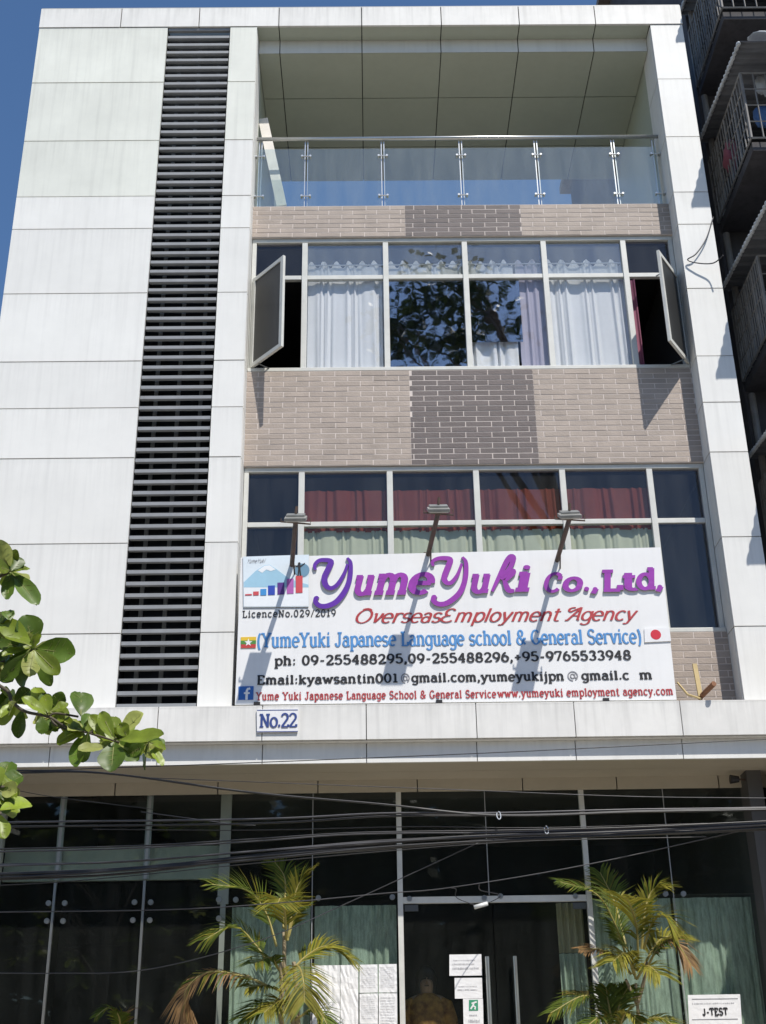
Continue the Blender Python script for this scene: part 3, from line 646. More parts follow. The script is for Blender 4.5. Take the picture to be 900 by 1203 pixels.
# ------------------------------------------------------------------ lettering
GL = {
'a': (4.7, "a 2,1.5,1.6,1.5,0,360;p 3.6,0 3.6,3.4;a 2.1,3.4,1.5,1.6,0,155;s 4,0,.7"), 'b': (5, "p 1,7 1,0;a 2.9,2.5,1.9,2.5,0,360;s .6,7,.6"),
'c': (4.5, "a 2.4,2.5,2,2.5,45,315"), 'd': (5.1, "a 2.2,2.5,1.9,2.5,0,360;p 4.1,0 4.1,7;s 4.4,0,.8;s 3.7,7,.7"), 'e': (4.7, "a 2.3,2.5,2,2.5,0,312;p .4,2.6 4.3,2.6"),
'f': (3.4, "p 1.5,0 1.5,5.6;a 2.9,5.6,1.4,1.5,60,180;p .3,4.8 3,4.8;s 1.5,0,1.1"), 'g': (4.9, "a 2.2,2.6,1.9,2.3,0,360;p 4.1,5 4.1,-.6;a 2.3,-.6,1.8,1.5,-150,0;s 4.4,5,.6"),
'h': (5.4, "p 1,0 1,7;a 2.6,3,1.6,2,0,180;p 4.2,3 4.2,0;s 1,0,1;s 4.2,0,1;s .6,7,.6"), 'i': (2.5, "p 1.2,0 1.2,5;s 1.2,0,1;s .8,5,.6;d 1.2,6.6,.62"),
'j': (2.5, "p 1.4,5 1.4,-.8;a .2,-.8,1.2,1.2,-120,0;s 1,5,.6;d 1.4,6.6,.62"), 'k': (5.2, "p 1,0 1,7;p 1,2.2 4,5;p 2,3 4.2,0;s 1,0,1;s 4.2,0,.9;s 4,5,.8;s .6,7,.6"),
'l': (2.5, "p 1.2,0 1.2,7;s 1.2,0,1;s .8,7,.6"), 'm': (7.9, "p 1,0 1,5;a 2.4,3.2,1.4,1.8,0,180;p 3.8,3.2 3.8,0;a 5.2,3.2,1.4,1.8,0,180;p 6.6,3.2 6.6,0;s 1,0,.9;s 3.8,0,.9;s 6.6,0,.9;s .6,5,.6"),
'n': (5.4, "p 1,0 1,5;a 2.6,3,1.6,2,0,180;p 4.2,3 4.2,0;s 1,0,1;s 4.2,0,1;s .6,5,.6"), 'o': (4.9, "a 2.4,2.5,2,2.5,0,360"), 'p': (5.1, "p 1,5 1,-2;a 2.9,2.5,1.9,2.5,0,360;s 1,-2,1;s .6,5,.6"),
'r': (4, "p 1,0 1,5;a 2.7,3,1.7,2,50,180;s 1,0,1;s .6,5,.6"), 's': (4.1, "a 2,3.7,1.5,1.3,25,270;a 2,1.25,1.6,1.25,-155,90"), 't': (3.3, "p 1.4,6.5 1.4,1.2;a 2.5,1.2,1.1,1.2,180,310;p .2,5 2.9,5"),
'u': (5.3, "p 1,5 1,2;a 2.5,2,1.5,2,180,360;p 4,5 4,0;s .7,5,.7;s 3.7,5,.7;s 4.3,0,.7"), 'v': (4.9, "p .6,5 2.4,0 4.2,5;s .6,5,.9;s 4.2,5,.9"), 'w': (7.1, "p .6,5 2.1,0 3.5,4.6 4.9,0 6.4,5;s .6,5,.9;s 6.4,5,.9"),
'y': (4.9, "p .6,5 2.5,.2;p 4.3,5 1.8,-1.6 .8,-2 .3,-1.5;s .6,5,.9;s 4.3,5,.9"),
'Y': (6.2, "p .6,7 3,3.4 5.4,7;p 3,3.4 3,0;s 3,0,1.2;s .6,7,1;s 5.4,7,1"), 'J': (4.6, "p 2.9,7 2.9,1.6;a 1.6,1.6,1.3,1.6,180,360;s 2.9,7,1.2"), 'L': (5.2, "p 1.2,7 1.2,0;p .2,0 4.6,0 4.6,1.8;s 1.2,7,1.2"),
'S': (5.2, "a 2.5,5.3,1.9,1.7,20,270;a 2.5,1.8,2.1,1.8,-160,90"), 'G': (6.4, "a 3,3.5,2.6,3.5,40,325;p 5.3,.6 5.3,3;s 5,3,1.1"), 'N': (6.6, "p 1.2,0 1.2,7;p 1.2,7 5.2,0;p 5.2,0 5.2,7;s 1.2,0,1;s 5.2,7,1;s .8,7,.8"),
'E': (5.6, "p 1.2,7 1.2,0;p .2,7 4.7,7 4.7,5.4;p .2,0 5,0 5,1.6;p 1.2,3.6 3.6,3.6"), 'A': (6.4, "p .9,0 3.1,7 5.5,0;p 1.7,2.4 4.6,2.4;s .9,0,1;s 5.5,0,1"), 'C': (6, "a 3.2,3.5,2.7,3.5,45,315;p 5.1,5.9 5.1,4.6"), 'O': (6.4, "a 3.2,3.5,2.7,3.5,0,360"),
'T': (5.8, "p 2.9,7 2.9,0;p .4,5.6 .4,7 5.4,7 5.4,5.6;s 2.9,0,1.2"),
'0': (5.2, "a 2.5,3.5,2,3.5,0,360"), '1': (3.9, "p .8,6 2,7 2,0;s 2,0,1.3"), '2': (5.1, "a 2.4,5.1,1.9,1.9,-30,165;p 4.05,4.15 .6,.2;p .4,0 4.6,0 4.6,1.2"), '3': (5, "a 2.3,5.3,1.7,1.7,-90,155;a 2.3,1.8,2,1.8,-155,90"),
'4': (5.2, "p 3.4,0 3.4,7 .3,2.2 4.8,2.2;s 3.4,0,1"), '5': (5.1, "p 4.2,7 1,7 .8,3.7;a 2.4,2.2,2.1,2.2,-155,130"), '6': (5.1, "a 2.5,2.2,2,2.2,0,360;a 3.7,2.4,3.2,4.6,100,182"), '7': (5, "p .5,5.6 .5,7 4.6,7 1.9,0"),
'8': (5.1, "a 2.5,5.25,1.6,1.75,0,360;a 2.5,1.8,2,1.8,0,360"), '9': (5.1, "a 2.5,4.8,2,2.2,0,360;a 1.3,4.6,3.2,4.6,-80,2"),
'.': (2, "d .9,.6,.75"), ',': (2, "d .9,.6,.7;p 1.2,.6 .5,-1.2"), ':': (2.2, "d 1,.7,.7;d 1,3.8,.7"), '-': (3.6, "p .5,2.8 3.1,2.8"), '+': (4.8, "p .4,3 4.4,3;p 2.4,1 2.4,5"), '/': (3.6, "p .3,-.6 3.2,7.2"),
'@': (7, "a 3.4,2.9,3,3.4,-60,270;a 3.3,2.9,1.3,1.6,0,360;p 4.7,4.4 4.7,1.8 5.6,1.4 6.3,2.6"), '&': (6.6, "a 2.8,5.5,1.4,1.5,-60,240;p 1.7,4.4 5.8,0;a 2.5,1.9,2,1.9,100,320;p 4,.7 5.5,3.2;s 5.5,3.2,.8"),
'(': (2.8, "a 3.4,2.8,2.6,5,125,235"), ')': (2.8, "a -.6,2.8,2.6,5,-55,55"), ' ': (2.6, ""),
}
SCR = {'O': (7.4, "a 3.6,3.5,3.1,3.5,0,360;a 3.4,6,2.2,1.6,20,140"), 'E': (6, "a 3,5.2,1.9,1.8,30,265;a 2.8,1.7,2.5,1.7,95,330;p 2.6,3.4 3.6,3.5"), 'A': (7, "a 2.2,5.8,1.9,1.2,70,250;p 1.2,4.6 2.6,5.6 5.4,7;p .2,.4 1.2,.2 5.4,7;p 5.4,7 5.6,.6 6.4,.3;p 2.9,2.6 6,2.6"),
       'v': (4.6, "p .6,4.6 1.2,5 2,.2;p 2,.2 3.6,3 4,5"), 'k': (5, "p 1,0 1,7")}
def strokes(ch, serif, table=None):
    d = (table or {}).get(ch) or GL.get(ch, GL[' '])
    out = []
    for tok in d[1].split(';'):
        tok = tok.strip()
        if not tok: continue
        k, rest = tok[0], tok[1:].strip()
        if k == 'p':
            pl_ = [tuple(float(c) for c in q.split(',')) for q in rest.split()]
            for a_, b_ in zip(pl_[:-1], pl_[1:]): out.append(('p', [a_, b_], False))
        else:
            v = [float(c) for c in rest.split(',')]
            if k == 'a':
                full = abs(v[5] - v[4]) >= 359; n = max(6, int(abs(v[5] - v[4]) / 18))
                out.append(('p', [(v[0] + v[2] * math.cos(R(lerp(v[4], v[5], i / n))), v[1] + v[3] * math.sin(R(lerp(v[4], v[5], i / n)))) for i in range(n + (0 if full else 1))], full))
            elif k == 's' and serif: v[2] *= 1.2; out.append(('p', [(v[0] - v[2], v[1] + (0.25 if v[1] < 1 and v[1] > -1 else -0.25)), (v[0] + v[2], v[1] + (0.25 if v[1] < 1 and v[1] > -1 else -0.25))], False))
            elif k == 'd': out.append(('d', v, False))
    return d[0], out
def text(mb, s, pl, pr, cap_px, Y, depth, wx=0.55, wz=0.3, mi=0, side=None, shear=0.0, serif=True, table=None, track=0.0, cap=7.0):
    """lettering from pixel pl to pixel pr along the baseline on plane Y"""
    a, b = at(pl[0], pl[1], Y), at(pr[0], pr[1], Y); t = at(pl[0], pl[1] - cap_px, Y)
    hz = (t.z - a.z) / cap
    adv = sum(strokes(c, serif, table)[0] + track for c in s)
    sx = (b.x - a.x) / adv; slope = (b.z - a.z) / adv
    x = 0.0
    for c in s:
        wd, st = strokes(c, serif, table)
        for k, q, closed in st:
            o = (a.x + x * sx, a.z + x * slope)
            if k == 'p': mb.ribbon(q, wx, wz, Y - depth, depth, mi, side, closed, o, (sx, slope), (shear * hz, hz))
            else: mb.disc((o[0] + q[0] * sx + q[1] * shear * hz, o[1] + q[0] * slope + q[1] * hz), q[2] * sx, Y - depth, depth, mi, 10, q[2] * hz)
        x += wd + track

# ------------------------------------------------------------------ the signboard
YSG = 11.93
SB = thing('signboard', 'large white signboard with raised purple lettering across the first floor windows', 'signboard', (0.83, YSG, 5.18))
q = [at(283, 655, YSG), at(776, 643, YSG), at(795, 822, YSG), at(276, 828, YSG)]
mb = MB(); mb.prism(q, (0, 0.055, 0), 0, 1); mb.build('panel', [M['sign'], M['alu']], SB)
mb = MB()
for k in (0, 1, 2, 3): mb.box(-0.9 + 1.2 * k, -0.86 + 1.2 * k, YSG + 0.056, YSG + 0.11, 5.25, 6.6)
mb.build('support_bar', M['steel_dark'], SB)
mb = MB()
for px in (302, 516, 712):
    p = at(px, 827 - (px - 302) * 0.011, YSG); mb.box(p.x - 0.03, p.x + 0.03, YSG - 0.012, YSG + 0.05, p.z - 0.03, p.z + 0.018)
mb.build('clip', M['black'], SB)
def line(s, pl, pr, cp, mt, **k):
    mb = MB(); text(mb, s, pl, pr, cp, YSG - 0.0015, 0.003, **k); return mb.build('lettering', M[mt], SB)
line('LicenceNo.029/2019', (285, 725.3), (396, 723.8), 7.6, 'black', wx=0.55, wz=0.42, track=1.3)
line('OverseasEmployment Agency', (415, 732), (746, 728.5), 15.5, 'red_ink', wx=0.58, wz=0.24, shear=0.45, serif=False, table=SCR)
line('(YumeYuki Japanese Language school & General Service)', (302, 760.5), (755, 755.5), 16.5, 'blue_ink', wx=0.76, wz=0.34, track=0.5)
line('ph: 09-255488295,09-255488296,+95-9765533948', (323, 781.5), (743, 774.5), 10.5, 'black', wx=0.80, wz=0.50, track=0.9)
line('Email:kyawsantin001', (302, 804), (469, 801.5), 10.0, 'black', wx=0.80, wz=0.50, track=0.8)
line('@', (471, 801.5), (482, 801.3), 11, 'ink', wx=0.35, wz=0.3)
line('gmail.com,yumeyukijpn', (484, 801.2), (664, 799), 10.0, 'black', wx=0.80, wz=0.50, track=0.8)
line('@', (667, 799), (680, 798.8), 11, 'ink', wx=0.35, wz=0.3)
line('gmail.c', (684, 798.6), (741, 798), 10.0, 'black', wx=0.80, wz=0.50, track=0.8)
line('m', (752, 797.8), (768, 797.5), 10.0, 'black', wx=0.80, wz=0.50, track=0.8)
line('Yume Yuki Japanese Language School & General Service', (301, 822.5), (584, 819.5), 8.8, 'red_ink', wx=0.70, wz=0.46, track=1.0)
line('www.yumeyuki employment agency.com', (585, 819.3), (792, 816), 8.8, 'red_ink', wx=0.70, wz=0.46, track=1.0)
# raised letters
DL = 0.022
def raised(pts_list, mt, wx, wz, tapers=None):
    mb = MB()
    for i, pts in enumerate(pts_list):
        w_ = [at(px, py, YSG - DL) for px, py in pts]; c = bez(w_, 5); n = len(c)
        tp = [0.45 + 0.75 * math.sin(math.pi * min(1, max(0, (k + 1.5) / (n + 2)))) for k in range(n)]
        mb.ribbon([(p.x, p.z) for p in c], wx, wz, YSG - DL, DL - 0.001, 0, 1, taper=tp)
    return mb.build('raised_letter', [M[mt], M['letter_side']], SB)
z7 = lambda L: [(280 + x / 4.5, 645 + y / 4.5) for x, y in L]
z8 = lambda L: [(480 + x / 2.8125, 645 + y / 2.8125) for x, y in L]
raised([z7([(408, 110), (404, 85), (425, 62), (455, 58), (490, 66), (476, 105), (456, 150), (462, 190), (487, 207), (522, 190), (560, 130), (577, 80)]),
        z7([(576, 46), (594, 75), (590, 150), (568, 215), (522, 275), (472, 300), (432, 300), (409, 280), (412, 256), (424, 262)])], 'violet', 0.026, 0.022)
raised([z8([(82, 56), (79, 42), (95, 32), (120, 30), (138, 36), (128, 65), (118, 95), (126, 111), (142, 110), (162, 85), (176, 48)]),
        z8([(178, 26), (190, 45), (188, 95), (170, 143), (132, 176), (102, 182), (83, 171), (84, 156), (92, 163)])], 'magenta', 0.026, 0.022)
def rl(ch, x0, x1, yb, cp, mt='magenta', shear=0.25, cap=7.0, wx=0.85, wz=0.6, serif=True, depth=DL):
    mb = MB(); text(mb, ch, (x0, yb), (x1, yb - (x1 - x0) * 0.013), cp, YSG - 0.001, depth, wx=wx, wz=wz, mi=0, side=1, shear=shear, cap=cap, serif=serif)
    return mb.build('raised_letter', [M[mt], M['letter_side']], SB)
rl('u', 414, 437, 699, 21, cap=5); rl('m', 440, 478, 698.5, 22, cap=5); rl('e', 480, 506, 697.5, 22, cap=5)
rl('u', 551, 574, 696.5, 20, cap=5); rl('i', 605, 622, 694.8, 29)
raised([z8([(276, 140), (300, 90), (325, 40), (340, 24), (346, 34), (335, 62), (305, 92)]), z8([(306, 100), (340, 72), (344, 80), (322, 104)]), z8([(316, 102), (330, 135), (350, 138)])], 'magenta', 0.026, 0.022)
rl('C', 638, 658, 695.8, 21); rl('o', 661, 682, 695, 15, cap=5); rl('.', 685, 693, 694.5, 22); rl(',', 695, 703, 694.5, 21)
rl('L', 708, 731, 694.3, 23, shear=0.1); rl('t', 730, 748, 693.5, 21, shear=0.1); rl('d', 749, 769, 692.6, 24, shear=0.1); rl(',', 771, 779, 692, 22)
# picture panel with a mountain and a rising row of bars
YP = YSG - 0.012
def Pq(px, py, y=YP): return at(px, py, y)
mb = MB(); mb.prism([Pq(285.5, 654), Pq(363, 651.5), Pq(362.5, 713), Pq(286, 713.5)], (0, 0.011, 0), 0, 1)
pp = mb.build('picture_panel', [M['lg_sky'], M['black']], SB)
def flat(pts, y, name, mt, par, d=0.0015):
    mb = MB(); mb.prism([at(px, py, y) for px, py in pts], (0, d, 0)); return mb.build(name, mt, par)
flat([(286.5, 684), (300, 671), (311, 664), (317, 663.5), (324, 668), (340, 680), (362.5, 687), (362.5, 690), (286.5, 690)], YP - 0.0018, 'mountain', M['lg_mtn'], pp)
flat([(303, 670), (311, 664.5), (317, 664), (324, 669), (318, 671), (313, 669), (308, 673)], YP - 0.0036, 'snow_cap', M['lg_snow'], pp)
flat([(286.5, 690.2), (362.5, 690.2), (362, 712), (286.5, 712.5)], YP - 0.0018, 'snow_field', M['lg_snow'], pp)
for (x0, x1, yt, yb, m) in ((288, 296, 698, 699.5, 'b_red'), (297.5, 304, 695, 699.5, 'b_red'), (306, 313, 692, 699.5, 'b_blue'), (315, 323, 688, 699, 'b_navy'), (326, 334, 684.5, 698.5, 'b_vio'), (337, 345, 680, 697.5, 'b_mag'), (347.5, 355.5, 676.5, 696.5, 'b_red')):
    flat([(x0, yt), (x1, yt - 0.3), (x1, yb - 0.3), (x0, yb)], YP - 0.006, 'bar', M[m], pp)
mb = MB(); c = at(355, 670, YP - 0.002); mb.disc((c.x, c.z), 0.075, YP - 0.0034, 0.0012, n=20); mb.build('globe', M['globe'], pp)
mb = MB(); YF = YP - 0.0075
def pr(L, d=0.0015): mb.prism([at(x, y, YF) for x, y in L], (0, d, 0))
pr([(349.5, 676.5), (350.5, 668), (349.8, 664), (353.5, 664), (353, 668), (354, 676.3), (352.3, 676.4), (351.8, 670), (351, 676.4)]); c = at(351.6, 662, YF - 0.001); mb.disc((c.x, c.z), 0.014, YF - 0.001, 0.0015, n=10)
pr([(346, 664.2), (350, 664.4), (350, 665.6), (346, 665.4)]); pr([(353.4, 664.4), (358, 661), (358.4, 662), (353.5, 666)])
mb.build('figure', M['black'], pp)
mb = MB(); text(mb, 'YumeYuki', (289.5, 661.5), (311, 661), 4.5, YP - 0.001, 0.0015, wx=0.35, wz=0.3, shear=0.4, serif=False); mb.build('lettering', M['ink'], pp)
# flags and the little square emblem
fl = flat([(283, 748.5), (301, 748), (300.5, 761), (283, 761.3)], YSG - 0.006, 'flag', M['fl_y'], SB, 0.0055)
flat([(283, 752.6), (300.9, 752.2), (300.7, 756.6), (283, 757)], YSG - 0.0075, 'green_stripe', M['fl_g'], fl); flat([(283, 757.1), (300.7, 756.7), (300.5, 761), (283, 761.3)], YSG - 0.0075, 'red_stripe', M['fl_r'], fl)
mb = MB(); c = at(291.8, 754.8, YSG - 0.009)
mb.prism([(c.x + (0.042 if k % 2 == 0 else 0.017) * math.sin(k * math.pi / 5), YSG - 0.009, c.z + (0.042 if k % 2 == 0 else 0.017) * math.cos(k * math.pi / 5)) for k in range(10)], (0, 0.0012, 0)); mb.build('star', M['white'], fl)
fl = flat([(757, 738.5), (786.5, 737), (788.5, 753), (757.5, 754.5)], YSG - 0.012, 'flag', M['white'], SB, 0.0115)
mb = MB(); c = at(770.5, 745.5, YSG - 0.0135); mb.disc((c.x, c.z), 0.052, YSG - 0.0135, 0.0014, n=24); mb.build('red_disc', M['sun_red'], fl)
fb = flat([(280.3, 806.5), (298, 806), (297.5, 822), (280, 822.3)], YSG - 0.006, 'emblem', M['fb'], SB, 0.0055)
mb = MB(); c = at(289, 822, YSG - 0.007)
mb.ribbon([(0.005, 0.0), (0.005, 0.085), (0.014, 0.108), (0.038, 0.112)], 0.012, 0.011, YSG - 0.0075, 0.0012, org=(c.x, c.z)); mb.ribbon([(-0.022, 0.066), (0.034, 0.066)], 0.01, 0.009, YSG - 0.0075, 0.0012, org=(c.x, c.z))
mb.build('lettering', M['white'], fb)
# house number plate
NP = thing('number_plate', 'small white house number plate with navy lettering under the signboard', 'number plate', tuple(at(326, 860, 11.83)))
mb = MB(); mb.prism([at(301.5, 833.5, 11.83), at(350.5, 832.5, 11.83), at(350, 859.5, 11.83), at(302, 860.5, 11.83)], (0, 0.012, 0)); mb.build('plate', M['white'], NP)
mb = MB(); text(mb, 'No.22', (305, 854.5), (349, 853.5), 15.5, 11.828, 0.003, wx=0.7, wz=0.35); mb.build('lettering', M['navy'], NP)
mb = MB()
for x0, x1, y0, y1 in ((302, 350, 833.6, 834.5), (302, 350, 858.8, 859.7)): mb.prism([at(x0, y0 + .4, 11.8285), at(x1, y0, 11.8285), at(x1, y1, 11.8285), at(x0, y1 + .4, 11.8285)], (0, 0.001, 0))
mb.build('border', M['navy'], NP)

# ------------------------------------------------------------------ floodlights on arms over the sign
def floodlight(base, head, label):
    t = thing('floodlight', label, 'floodlight', tuple(base), 'floodlights over the signboard')
    mb = MB(); b, h = Vector(base), Vector(head)
    mb.tube([b, b + (h - b) * 0.5 + Vector((0, 0, -0.004)), h], 0.024, 8)
    mb.tube([b + Vector((0.03, 0.02, -0.12)), b + (h - b) * 0.3], 0.008, 6); mb.build('arm', M['arm'], t)
    mb = MB(); mb.obox(b + Vector((0, 0.03, -0.04)), (0.04, 0, 0), (0, 0.03, 0), (0, 0, 0.09)); mb.build('bracket', M['arm'], t)
    d = Vector((0, 0.50, -0.866)).normalized(); u = Vector((1, 0, 0)); v = d.cross(u)
    mb = MB(); c = h + Vector((0, 0.0, 0.025))
    mb.obox(c, u * 0.105, v * 0.13, d * 0.017, 0)
    for k in range(5): mb.obox(c - d * 0.042, u * 0.115, v * 0.003 , d * 0.014, 0) if False else mb.obox(c - d * 0.034 + v * (k - 2) * 0.045, u * 0.09, v * 0.004, d * 0.010, 0)
    hd = mb.build('lamp_head', M['lamp'], t, bevel=0.006)
    mb = MB(); mb.obox(c + d * 0.021, u * 0.09, v * 0.115, d * 0.003); mb.build('lens', M['lens'], hd)
    mb = MB(); mb.tube([c + u * 0.14, c + u * 0.145 + Vector((0, 0, -0.06)), h - u * 0.145 + Vector((0, 0, -0.005)), c - u * 0.14], 0.008, 6)
    mb.tube([c - d * 0.05, c - d * 0.05 + Vector((0.01, -0.01, 0.07))], 0.014, 8); mb.build('yoke', M['arm'], t)
    return t
HB = (0.60, 11.97, 6.74)
f0 = floodlight(HB, (0.68, 11.2, 6.88), 'middle floodlight reaching out over the second capital letter of the sign')
dup(f0, (-0.78, 11.93, 6.64), 'left floodlight reaching out above the small mountain picture'); dup(f0, (1.91, 11.97, 6.66), 'right floodlight reaching out over the right half of the sign', rotz=R(-3))

# rusty broken bracket right of the sign
BK = thing('broken_bracket', 'rusty broken lamp bracket with yellow strips on the right tiles', 'lamp bracket', tuple(at(825, 818, 12.0)))
mb = MB(); mb.tube([at(822, 820, 12.05), at(839, 803, 11.75)], 0.026, 8); mb.build('rusty_arm', M['rust'], BK)
mb = MB(); a, b = at(823, 818, 12.0), at(816, 780, 12.05); mb.obox((a + b) / 2, (b - a) / 2, (0.022, 0, 0), (0, 0.012, 0)); mb.build('upright_strip', M['fade_yellow'], BK)
mb = MB(); mb.tube([at(796, 802, 12.1), at(808, 816, 12.0), at(824, 821, 11.98)], 0.011, 6); mb.build('bent_strip', M['fade_yellow'], BK)

# ------------------------------------------------------------------ papers, notices, poster on the glass
YPp = YG - 0.012
def sheet(pts, label, name='paper_sheet', cat='paper', group=None, lines=None, nx=8, nz=10, amp=0.004):
    a = [at(px, py, YPp) for px, py in pts]
    t = thing(name, label, cat, tuple((a[2] + a[3]) / 2), group)
    mb = MB(); rnd = random.Random(int(a[0].x * 1000))
    cols = [[0] * (nx + 1) for _ in range(nz + 1)]
    for r in range(nz + 1):
        for c in range(nx + 1):
            p = (a[0].lerp(a[1], c / nx)).lerp(a[3].lerp(a[2], c / nx), r / nz)
            mb.v.append((p.x, YPp - amp * rnd.random(), p.z))
    for r in range(nz):
        for c in range(nx):
            i = r * (nx + 1) + c; mb.f.append([i, i + nx + 1, i + nx + 2, i + 1]); mb.m.append(0)
    mb.build('sheet', M['paper'], t)
    if lines:
        mb = MB()
        for (u0, u1, v, h) in lines:
            for k in range(int((u1 - u0) * 26)):
                ua = u0 + k / 26; ub = ua + rnd.uniform(0.014, 0.032)
                f = lambda u, vv: (a[0].lerp(a[1], u)).lerp(a[3].lerp(a[2], u), vv)
                p, q = f(ua, v + rnd.uniform(0, h * .3)), f(min(ub, u1), v + h)
                mb.box(p.x, q.x, YPp - amp - 0.0025, YPp - amp - 0.0015, q.z, p.z)
        mb.build('print', M['faint_ink'], t)
    return t
GP = 'white papers taped inside the left shopfront glass'
txt = [(0.1, 0.9, 0.1 + 0.07 * i, 0.015) for i in range(11)]
sheet([(367, 1134.5), (399.5, 1134), (399.5, 1250), (367, 1250)], 'crumpled tall white paper, leftmost of the papers in the shopfront', group=GP, amp=0.014, nx=10, nz=16)
sheet([(400, 1134), (421, 1133.5), (421, 1250), (400, 1250)], 'second tall crumpled white paper from the left in the shopfront', group=GP, amp=0.010, nx=8, nz=16)
sheet([(422.5, 1133.5), (443.5, 1133), (444, 1166), (422.5, 1166.5)], 'upper white paper in the third column of taped papers', group=GP, lines=txt)
sheet([(445, 1133), (466, 1132.5), (466.5, 1166), (445, 1166)], 'upper white paper beside the door mullion', group=GP, lines=txt)
sheet([(422.5, 1167.5), (444, 1167), (444, 1203), (422.5, 1203)], 'lower white paper in the third column of taped papers', group=GP, lines=txt)
sheet([(445, 1167), (466.5, 1167), (467, 1215), (445, 1215)], 'lower white paper beside the door mullion', group=GP, lines=txt)
GN = 'notices stuck on the glass door'
sheet([(528, 1121.5), (565.5, 1121), (566.5, 1146), (528, 1146.5)], 'wide white notice with three lines, topmost on the glass door', 'notice', 'notice', GN, lines=[(0.12, 0.85, 0.25, 0.05), (0.1, 0.8, 0.42, 0.07), (0.1, 0.92, 0.6, 0.1)], amp=0.001)
sheet([(534, 1149), (566.5, 1148.7), (567, 1173), (534.5, 1173.3)], 'white notice with two thin lines, second down on the door', 'notice', 'notice', GN, lines=[(0.12, 0.85, 0.4, 0.03), (0.1, 0.85, 0.54, 0.06)], amp=0.001)
t = sheet([(544, 1173.5), (567.5, 1173.3), (568.5, 1222), (545, 1222)], 'narrow white notice with green exit square, lowest on the door', 'notice', 'notice', GN, lines=[(0.3, 0.7, 0.38, 0.04), (0.25, 0.85, 0.5, 0.08)], amp=0.001)
mb = MB(); mb.prism([at(551, 1174.8, YPp - .003), at(561.5, 1174.6, YPp - .003), at(561.8, 1187.2, YPp - .003), at(551, 1187.4, YPp - .003)], (0, 0.0008, 0)); mb.build('green_square', M['green_ink'], t)
mb = MB()
for L in ([(553, 1185.5), (555.5, 1181.5), (557, 1178)], [(555.5, 1181.5), (558.5, 1183), (558, 1186)], [(554, 1179), (557, 1178), (560, 1177)]): 
    mb.ribbon([(at(x, y, YPp).x, at(x, y, YPp).z) for x, y in L], 0.007, 0.007, YPp - 0.0045, 0.001)
mb.build('running_figure', M['white'], t)
t = sheet([(808, 1169), (869.5, 1168), (874.5, 1245), (811.5, 1245)], 'white test poster with bold black heading on the right shopfront', 'poster', 'poster', lines=[(0.08, 0.92, 0.125, 0.02), (0.2, 0.8, 0.5, 0.04), (0.1, 0.9, 0.7, 0.02)], amp=0.001)
mb = MB(); text(mb, 'J-TEST', (826, 1193), (856, 1192.3), 8.0, YPp - 0.002, 0.002, wx=0.9, wz=0.8, serif=False, track=0.8); mb.build('lettering', M['black'], t)
mb = MB()
for y in (1173.5, 1197.5): mb.prism([at(813, y, YPp - .003), at(867, y - .8, YPp - .003), at(867, y, YPp - .003), at(813, y + .8, YPp - .003)], (0, 0.0008, 0))
mb.build('rule', M['ink'], t)

# small lamp tube hanging from wires above the door, dark spot under the soffit
TL = thing('lamp_tube', 'short white lamp tube hanging askew over the glass door', 'lamp', tuple(at(566, 1064, 12.6)))
mb = MB(); mb.tube([at(557, 1066, 12.6), at(573, 1061.5, 12.6)], 0.02, 10); mb.build('tube', M['lens'], TL, smooth=True)
mb = MB(); mb.tube(bez([at(560, 1064, 12.6), at(537, 1055, 12.5), at(536, 1045, 12.2), at(530, 1043, 11.5)], 6), 0.004, 5); mb.tube(bez([at(572, 1062, 12.6), at(588, 1052, 12.5), at(565, 1046, 12.2), at(563, 1039, 11.6)], 6), 0.004, 5); mb.build('wire', M['cable_grey'], TL)
SP = thing('spotlight', 'small black spotlight on a short arm under the right end of the soffit', 'spotlight', tuple(at(863, 915, 12.5)))
mb = MB(); mb.tube([at(858, 915.5, 12.45), at(868, 915.5, 12.45)], [0.045, 0.03], 12); mb.build('lamp_head', M['black'], SP)
mb = MB(); mb.tube([at(866, 915.5, 12.45), at(889, 917, 12.6)], 0.01, 6); mb.build('arm', M['arm'], SP)

# ------------------------------------------------------------------ overhead cables
def cable(pts, r, label, Y=10.4, m='cable', ties=(), strands=1, sag=0):
    r = r * 0.72
    P = [(-260, 2 * pts[0][1] - lerp(pts[0][1], pts[1][1], min(1, 260 / max(1, pts[1][0] - pts[0][0]))))] if pts[0][0] <= 0 else []
    L = P + list(pts)
    if pts[-1][0] >= 900:
        (xa, ya), (xb, yb) = pts[-2], pts[-1]; L.append((1160, yb + (yb - ya) / (xb - xa) * 260))
    rnd = random.Random(len(label) + int(pts[0][1])); c0 = at(L[0][0], L[0][1], Y)
    t = thing('cable', label, 'cable', tuple(c0), 'cables strung across the front')
    for s in range(strands):
        o = Vector((0, rnd.uniform(-.03, .03), rnd.uniform(-1, 1) * r * 2.2 if strands > 1 else 0))
        pp_ = bez([at(x, y, Y) + o + Vector((0, 0, rnd.uniform(-1, 1) * r * (1.2 if strands > 1 else 0))) for x, y in L], 10)
        mb = MB(); mb.tube(pp_, r, 6); mb.build('strand', M[m if s % 3 else 'cable'] if strands > 1 else M[m], t, smooth=True)
    for px, py in ties:
        c = at(px, py, Y); mb = MB()
        mb.tube([c + Vector((0.016 * math.sin(a), 0.02 * math.cos(a), 0.035 * math.cos(a))) for a in [k * math.pi / 7 for k in range(13)]], 0.004, 6); mb.build('tie_loop', M['cloth_w'], t)
    return t
cable([(0, 905), (120, 907), (300, 930), (450, 943), (585, 956), (750, 952), (900, 948)], 0.011, 'black cable dropping from upper left to meet the bundle at the white tie', 10.35, ties=[(586, 958)], strands=2)
